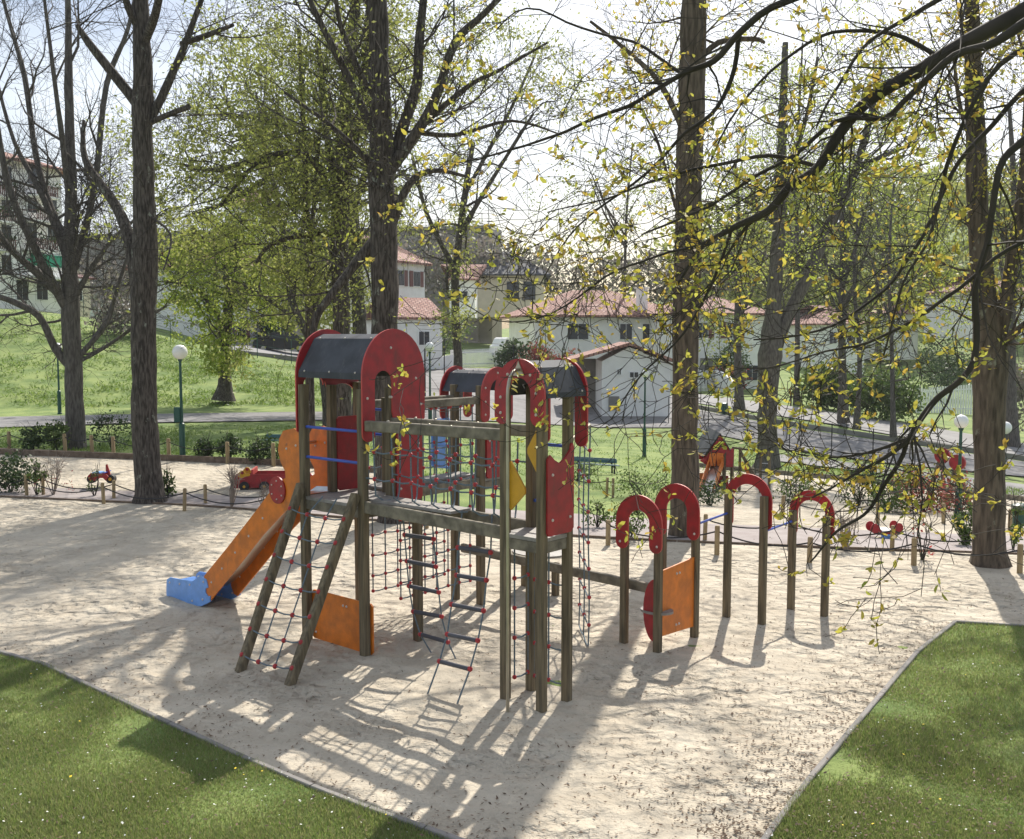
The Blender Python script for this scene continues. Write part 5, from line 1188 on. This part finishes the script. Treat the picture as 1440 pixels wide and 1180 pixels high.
# cars
def car(x,yb,L,label,paint,van=False,ang=0.):
    g=gnd(x,yb); root=thing('parked_van' if van else 'parked_car',g,label,'van' if van else 'car'); X=Vector((math.cos(ang),math.sin(ang),0)); Yv=Vector((-X.y,X.x,0))
    ol=[(-.5,.25),(-.5,.75),(-.47,.9),(-.33,1.0),(-.2,1.42),(.2,1.45),(.36,.98),(.48,.85),(.5,.6),(.5,.25)] if not van else [(-.5,.3),(-.5,1.0),(-.4,1.2),(-.3,1.8),(-.2,1.95),(.48,1.95),(.5,1.8),(.5,.3)]
    b=MB(); b.prism(g,X,Z,[(p*L,q) for p,q in ol],1.65); b.build('body',paint,root,smooth=False)
    wo=[(-.29,1.02),(-.18,1.36),(.18,1.38),(.31,1.02)] if not van else [(-.36,1.2),(-.28,1.7),(.1,1.7),(.1,1.2)]
    b=MB(); b.prism(g,X,Z,[(p*L,q) for p,q in wo],1.68); b.build('window','glass',root,smooth=False)
    for w_ in(-.32,.32):
        for s in(-.8,.8): b=MB(); p=g+X*w_*L+Yv*s+Z*.32; b.tube([p-Yv*.1,p+Yv*.1],.32,16); wl=b.build('wheel','tire',root); b=MB(); b.tube([p-Yv*.11,p+Yv*.11],.17,12); b.build('rim','steel',wl)
car(712,500,3.6,'white van parked on the drive above the white slatted fence','carwhite',True,.9)
car(167,452,4.2,'white car on the street at the top of the left bank','carwhite',False,-.2)
car(397,496,4.0,'dark car parked before the pale wall left of the roof','carblack',False,.2)
car(1000,1000,4,'x','carwhite') if False else None
# wooded hill and far brush
def wood(name,label,L,m,s,n,col=None):
    root=thing(name,pt(L[0][0],450,L[0][2]),None,None); pos=crownfill(L,n,1.0); o=leafmesh(name,pos,s,m,None,'diamond',3); bpy.data.objects.remove(root); tag(o,label,kind='stuff'); o['category']='wood'
wood('wooded_hillside','far wooded hillside behind the right hand trees',[(1000+i*48,300-[0,10,25,45,62,70,72,70,60,60,60,60][i]+60,175+rnd.uniform(-15,15),70,12,75,60) for i in range(12)]+[(1000+i*48,400,140,70,10,60,30) for i in range(12)],'leafolive',1.0,30)
wood('viaduct_brush','grey brown brush growing in front of the viaduct',[(600+i*45,375,128,50,4,45,30) for i in range(4)]+[(770+i*50,395,140,60,6,38,30) for i in range(6)]+[(120+i*45,400,125,40,4,40,14) for i in range(5)],'leafbrush',.7,30)
# ---------------- litter on the sand, grass blades, flowers ----------------
def instr(pl,x,y):
    c=False;j=len(pl)-1
    for i in range(len(pl)):
        if (pl[i][1]>y)!=(pl[j][1]>y) and x<(pl[j][0]-pl[i][0])*(y-pl[i][1])/(pl[j][1]-pl[i][1])+pl[i][0]: c=not c
        j=i
    return c
def sandz(X,Y):
    return gz(X,Y)*(Y>14)+.015+noise.noise(Vector((X*.9,Y*.9,1)))*.035+noise.noise(Vector((X*3.2,Y*3.2,5)))*.022+noise.noise(Vector((X*7,Y*7,9)))*.011
pos=[]
while len(pos)<4200:
    px=rnd.uniform(-60,1500); py=rnd.uniform(740,1200); p=onz(px,py)
    if instr(PL,p.x,p.y) or instr(PR,p.x,p.y): continue
    if noise.noise(Vector((p.x*.5,p.y*.5,7)))+rnd.uniform(-.6,.5)<-.15+(.3 if px<900 else -.1): continue
    pos.append((p.x,p.y,sandz(p.x,p.y)+.012))
# denser along the edges
for L_ in (LEFTB,RB):
    for _ in range(500 if L_ is LEFTB else 2600):
        i=rnd.randrange(len(L_)-1); t=rnd.random(); x=L_[i][0]*(1-t)+L_[i+1][0]*t; y=L_[i][1]*(1-t)+L_[i+1][1]*t; s=abs(rnd.gauss(0,26 if L_ is LEFTB else 60)); p=onz(x+(s if L_ is LEFTB else -s),y-s*.5); 
        if instr(PL,p.x,p.y) or instr(PR,p.x,p.y): continue
        pos.append((p.x,p.y,sandz(p.x,p.y)+.012))
for _ in range(1500):
    p=onz(rnd.uniform(1080,1500),rnd.uniform(890,1200))
    if instr(PR,p.x,p.y): pos.append((p.x,p.y,.10))
for _ in range(500):
    p=onz(rnd.uniform(0,640),rnd.uniform(930,1200))
    if instr(PL,p.x,p.y): pos.append((p.x,p.y,.10))
rg=np.random.default_rng(4)
def flatbits(name,pos,size,m,asp,label,tilt=.25,cat='leaf litter'):
    pos=np.array(pos);n_=len(pos); an=rg.uniform(0,6.283,n_); d=np.stack([np.cos(an),np.sin(an),rg.normal(0,tilt,n_)],1); e=np.stack([-np.sin(an),np.cos(an),rg.normal(0,tilt,n_)],1)
    s=size*rg.uniform(.4,1.5,(n_,1)); a=d*s; b=e*s*asp; P=[pos-a,pos-b,pos+a,pos+b]; V=np.stack(P,1).reshape(-1,3); me=bpy.data.meshes.new(name)
    me.vertices.add(n_*4); me.vertices.foreach_set('co',V.ravel()); me.loops.add(n_*4); me.loops.foreach_set('vertex_index',np.arange(n_*4)); me.polygons.add(n_); me.polygons.foreach_set('loop_start',np.arange(n_)*4)
    me.materials.append(M[m]); me.update(calc_edges=True); me.validate(); o=bpy.data.objects.new(name,me); S.collection.objects.link(o); tag(o,label,cat,kind='stuff')
flatbits('leaf_litter',pos,.016,'litter',.38,'small brown leaf bits scattered over the sand')
pos=[]
for pl,(x0,x1,y0,y1) in ((PL,(-60,760,900,1215)),(PR,(1040,1560,870,1215))):
    for _ in range(330000 if pl is PL else 240000):
        p=onz(rnd.uniform(x0,x1),y1-(y1-y0)*rnd.random()**.9)
        if instr(pl,p.x,p.y) and noise.noise(Vector((p.x*1.3,p.y*1.3,4)))+rnd.uniform(-.5,.5)<.22: pos.append(p)
P_=np.array(pos); n_=len(P_)
P_[:,2]=.055
h=rg.uniform(.015,.05,(n_,1))*(1+.5*np.sin(P_[:,:1]*2.3)*np.sin(P_[:,1:2]*3.1)); an=rg.uniform(0,6.283,n_); lean=np.stack([np.cos(an),np.sin(an),np.zeros(n_)],1)*rg.uniform(.2,1.1,(n_,1))*h; sd_=np.stack([-np.sin(an),np.cos(an),np.zeros(n_)],1)*.0035
V=np.stack([P_-sd_,P_+sd_,P_+lean+np.array([0,0,1])*h],1).reshape(-1,3); me=bpy.data.meshes.new('grass_blades'); me.vertices.add(n_*3); me.vertices.foreach_set('co',V.ravel()); me.loops.add(n_*3); me.loops.foreach_set('vertex_index',np.arange(n_*3)); me.polygons.add(n_); me.polygons.foreach_set('loop_start',np.arange(n_)*3); me.materials.append(M['grassblade']); me.update(calc_edges=True)
o=bpy.data.objects.new('grass_blades',me); S.collection.objects.link(o); tag(o,'short green grass blades of the near lawns','grass',kind='stuff'); print('blades',n_)
idx=rg.choice(n_,420,replace=False); q=P_[idx].copy(); q[:,2]+=.05; flatbits('daisies',q,.007,'daisy',.9,'tiny white daisies dotted over the near lawns',.3,'flowers')
idx=rg.choice(n_,26,replace=False); q=P_[idx].copy(); q[:,2]+=.05; flatbits('dandelions',q,.011,'dandelion',.9,'a few yellow dandelions in the near lawns',.3,'flowers')
# rough grass tufts on the left bank and the lawns behind
def tufts(name,reg,N,hh,label,m='leafmid'):
    pos=[]
    for _ in range(N):
        px=rnd.uniform(reg[0],reg[1]); py=rnd.uniform(interp(reg[2],px),interp(reg[3],px)); g=gnd(px,py)
        if noise.noise(Vector((g.x*.45,g.y*.45,2)))+rnd.uniform(-.4,.4)<0: continue
        for _ in range(3): pos.append(g+Vector((rnd.gauss(0,.15),rnd.gauss(0,.15),.0)))
    leafmesh_o=leafmesh(name,pos,hh,m,None,'diamond',8,droop=.9,aspect=.25); tag(leafmesh_o,label,'grass',kind='stuff')
tufts('bank_grass',(-60,560,[(-60,440),(0,440),(120,450),(330,500),(440,515),(560,530)],[(-60,575),(560,570)]),11000,.2,'rough grass on the left bank','grassfar')
tufts('lawn_grass_tufts',(560,1440,[(560,600),(900,608),(1440,690)],[(560,690),(950,690),(1080,662),(1440,700)]),9000,.10,'tufts of grass on the lawn behind the climbing frame','grassfar')
tufts('lawn_grass_tufts',(-60,560,[(-60,603),(560,597)],[(-60,628),(240,640),(560,660)]),7000,.10,'tufts of grass between the park path and the back sand pit','grassfar')
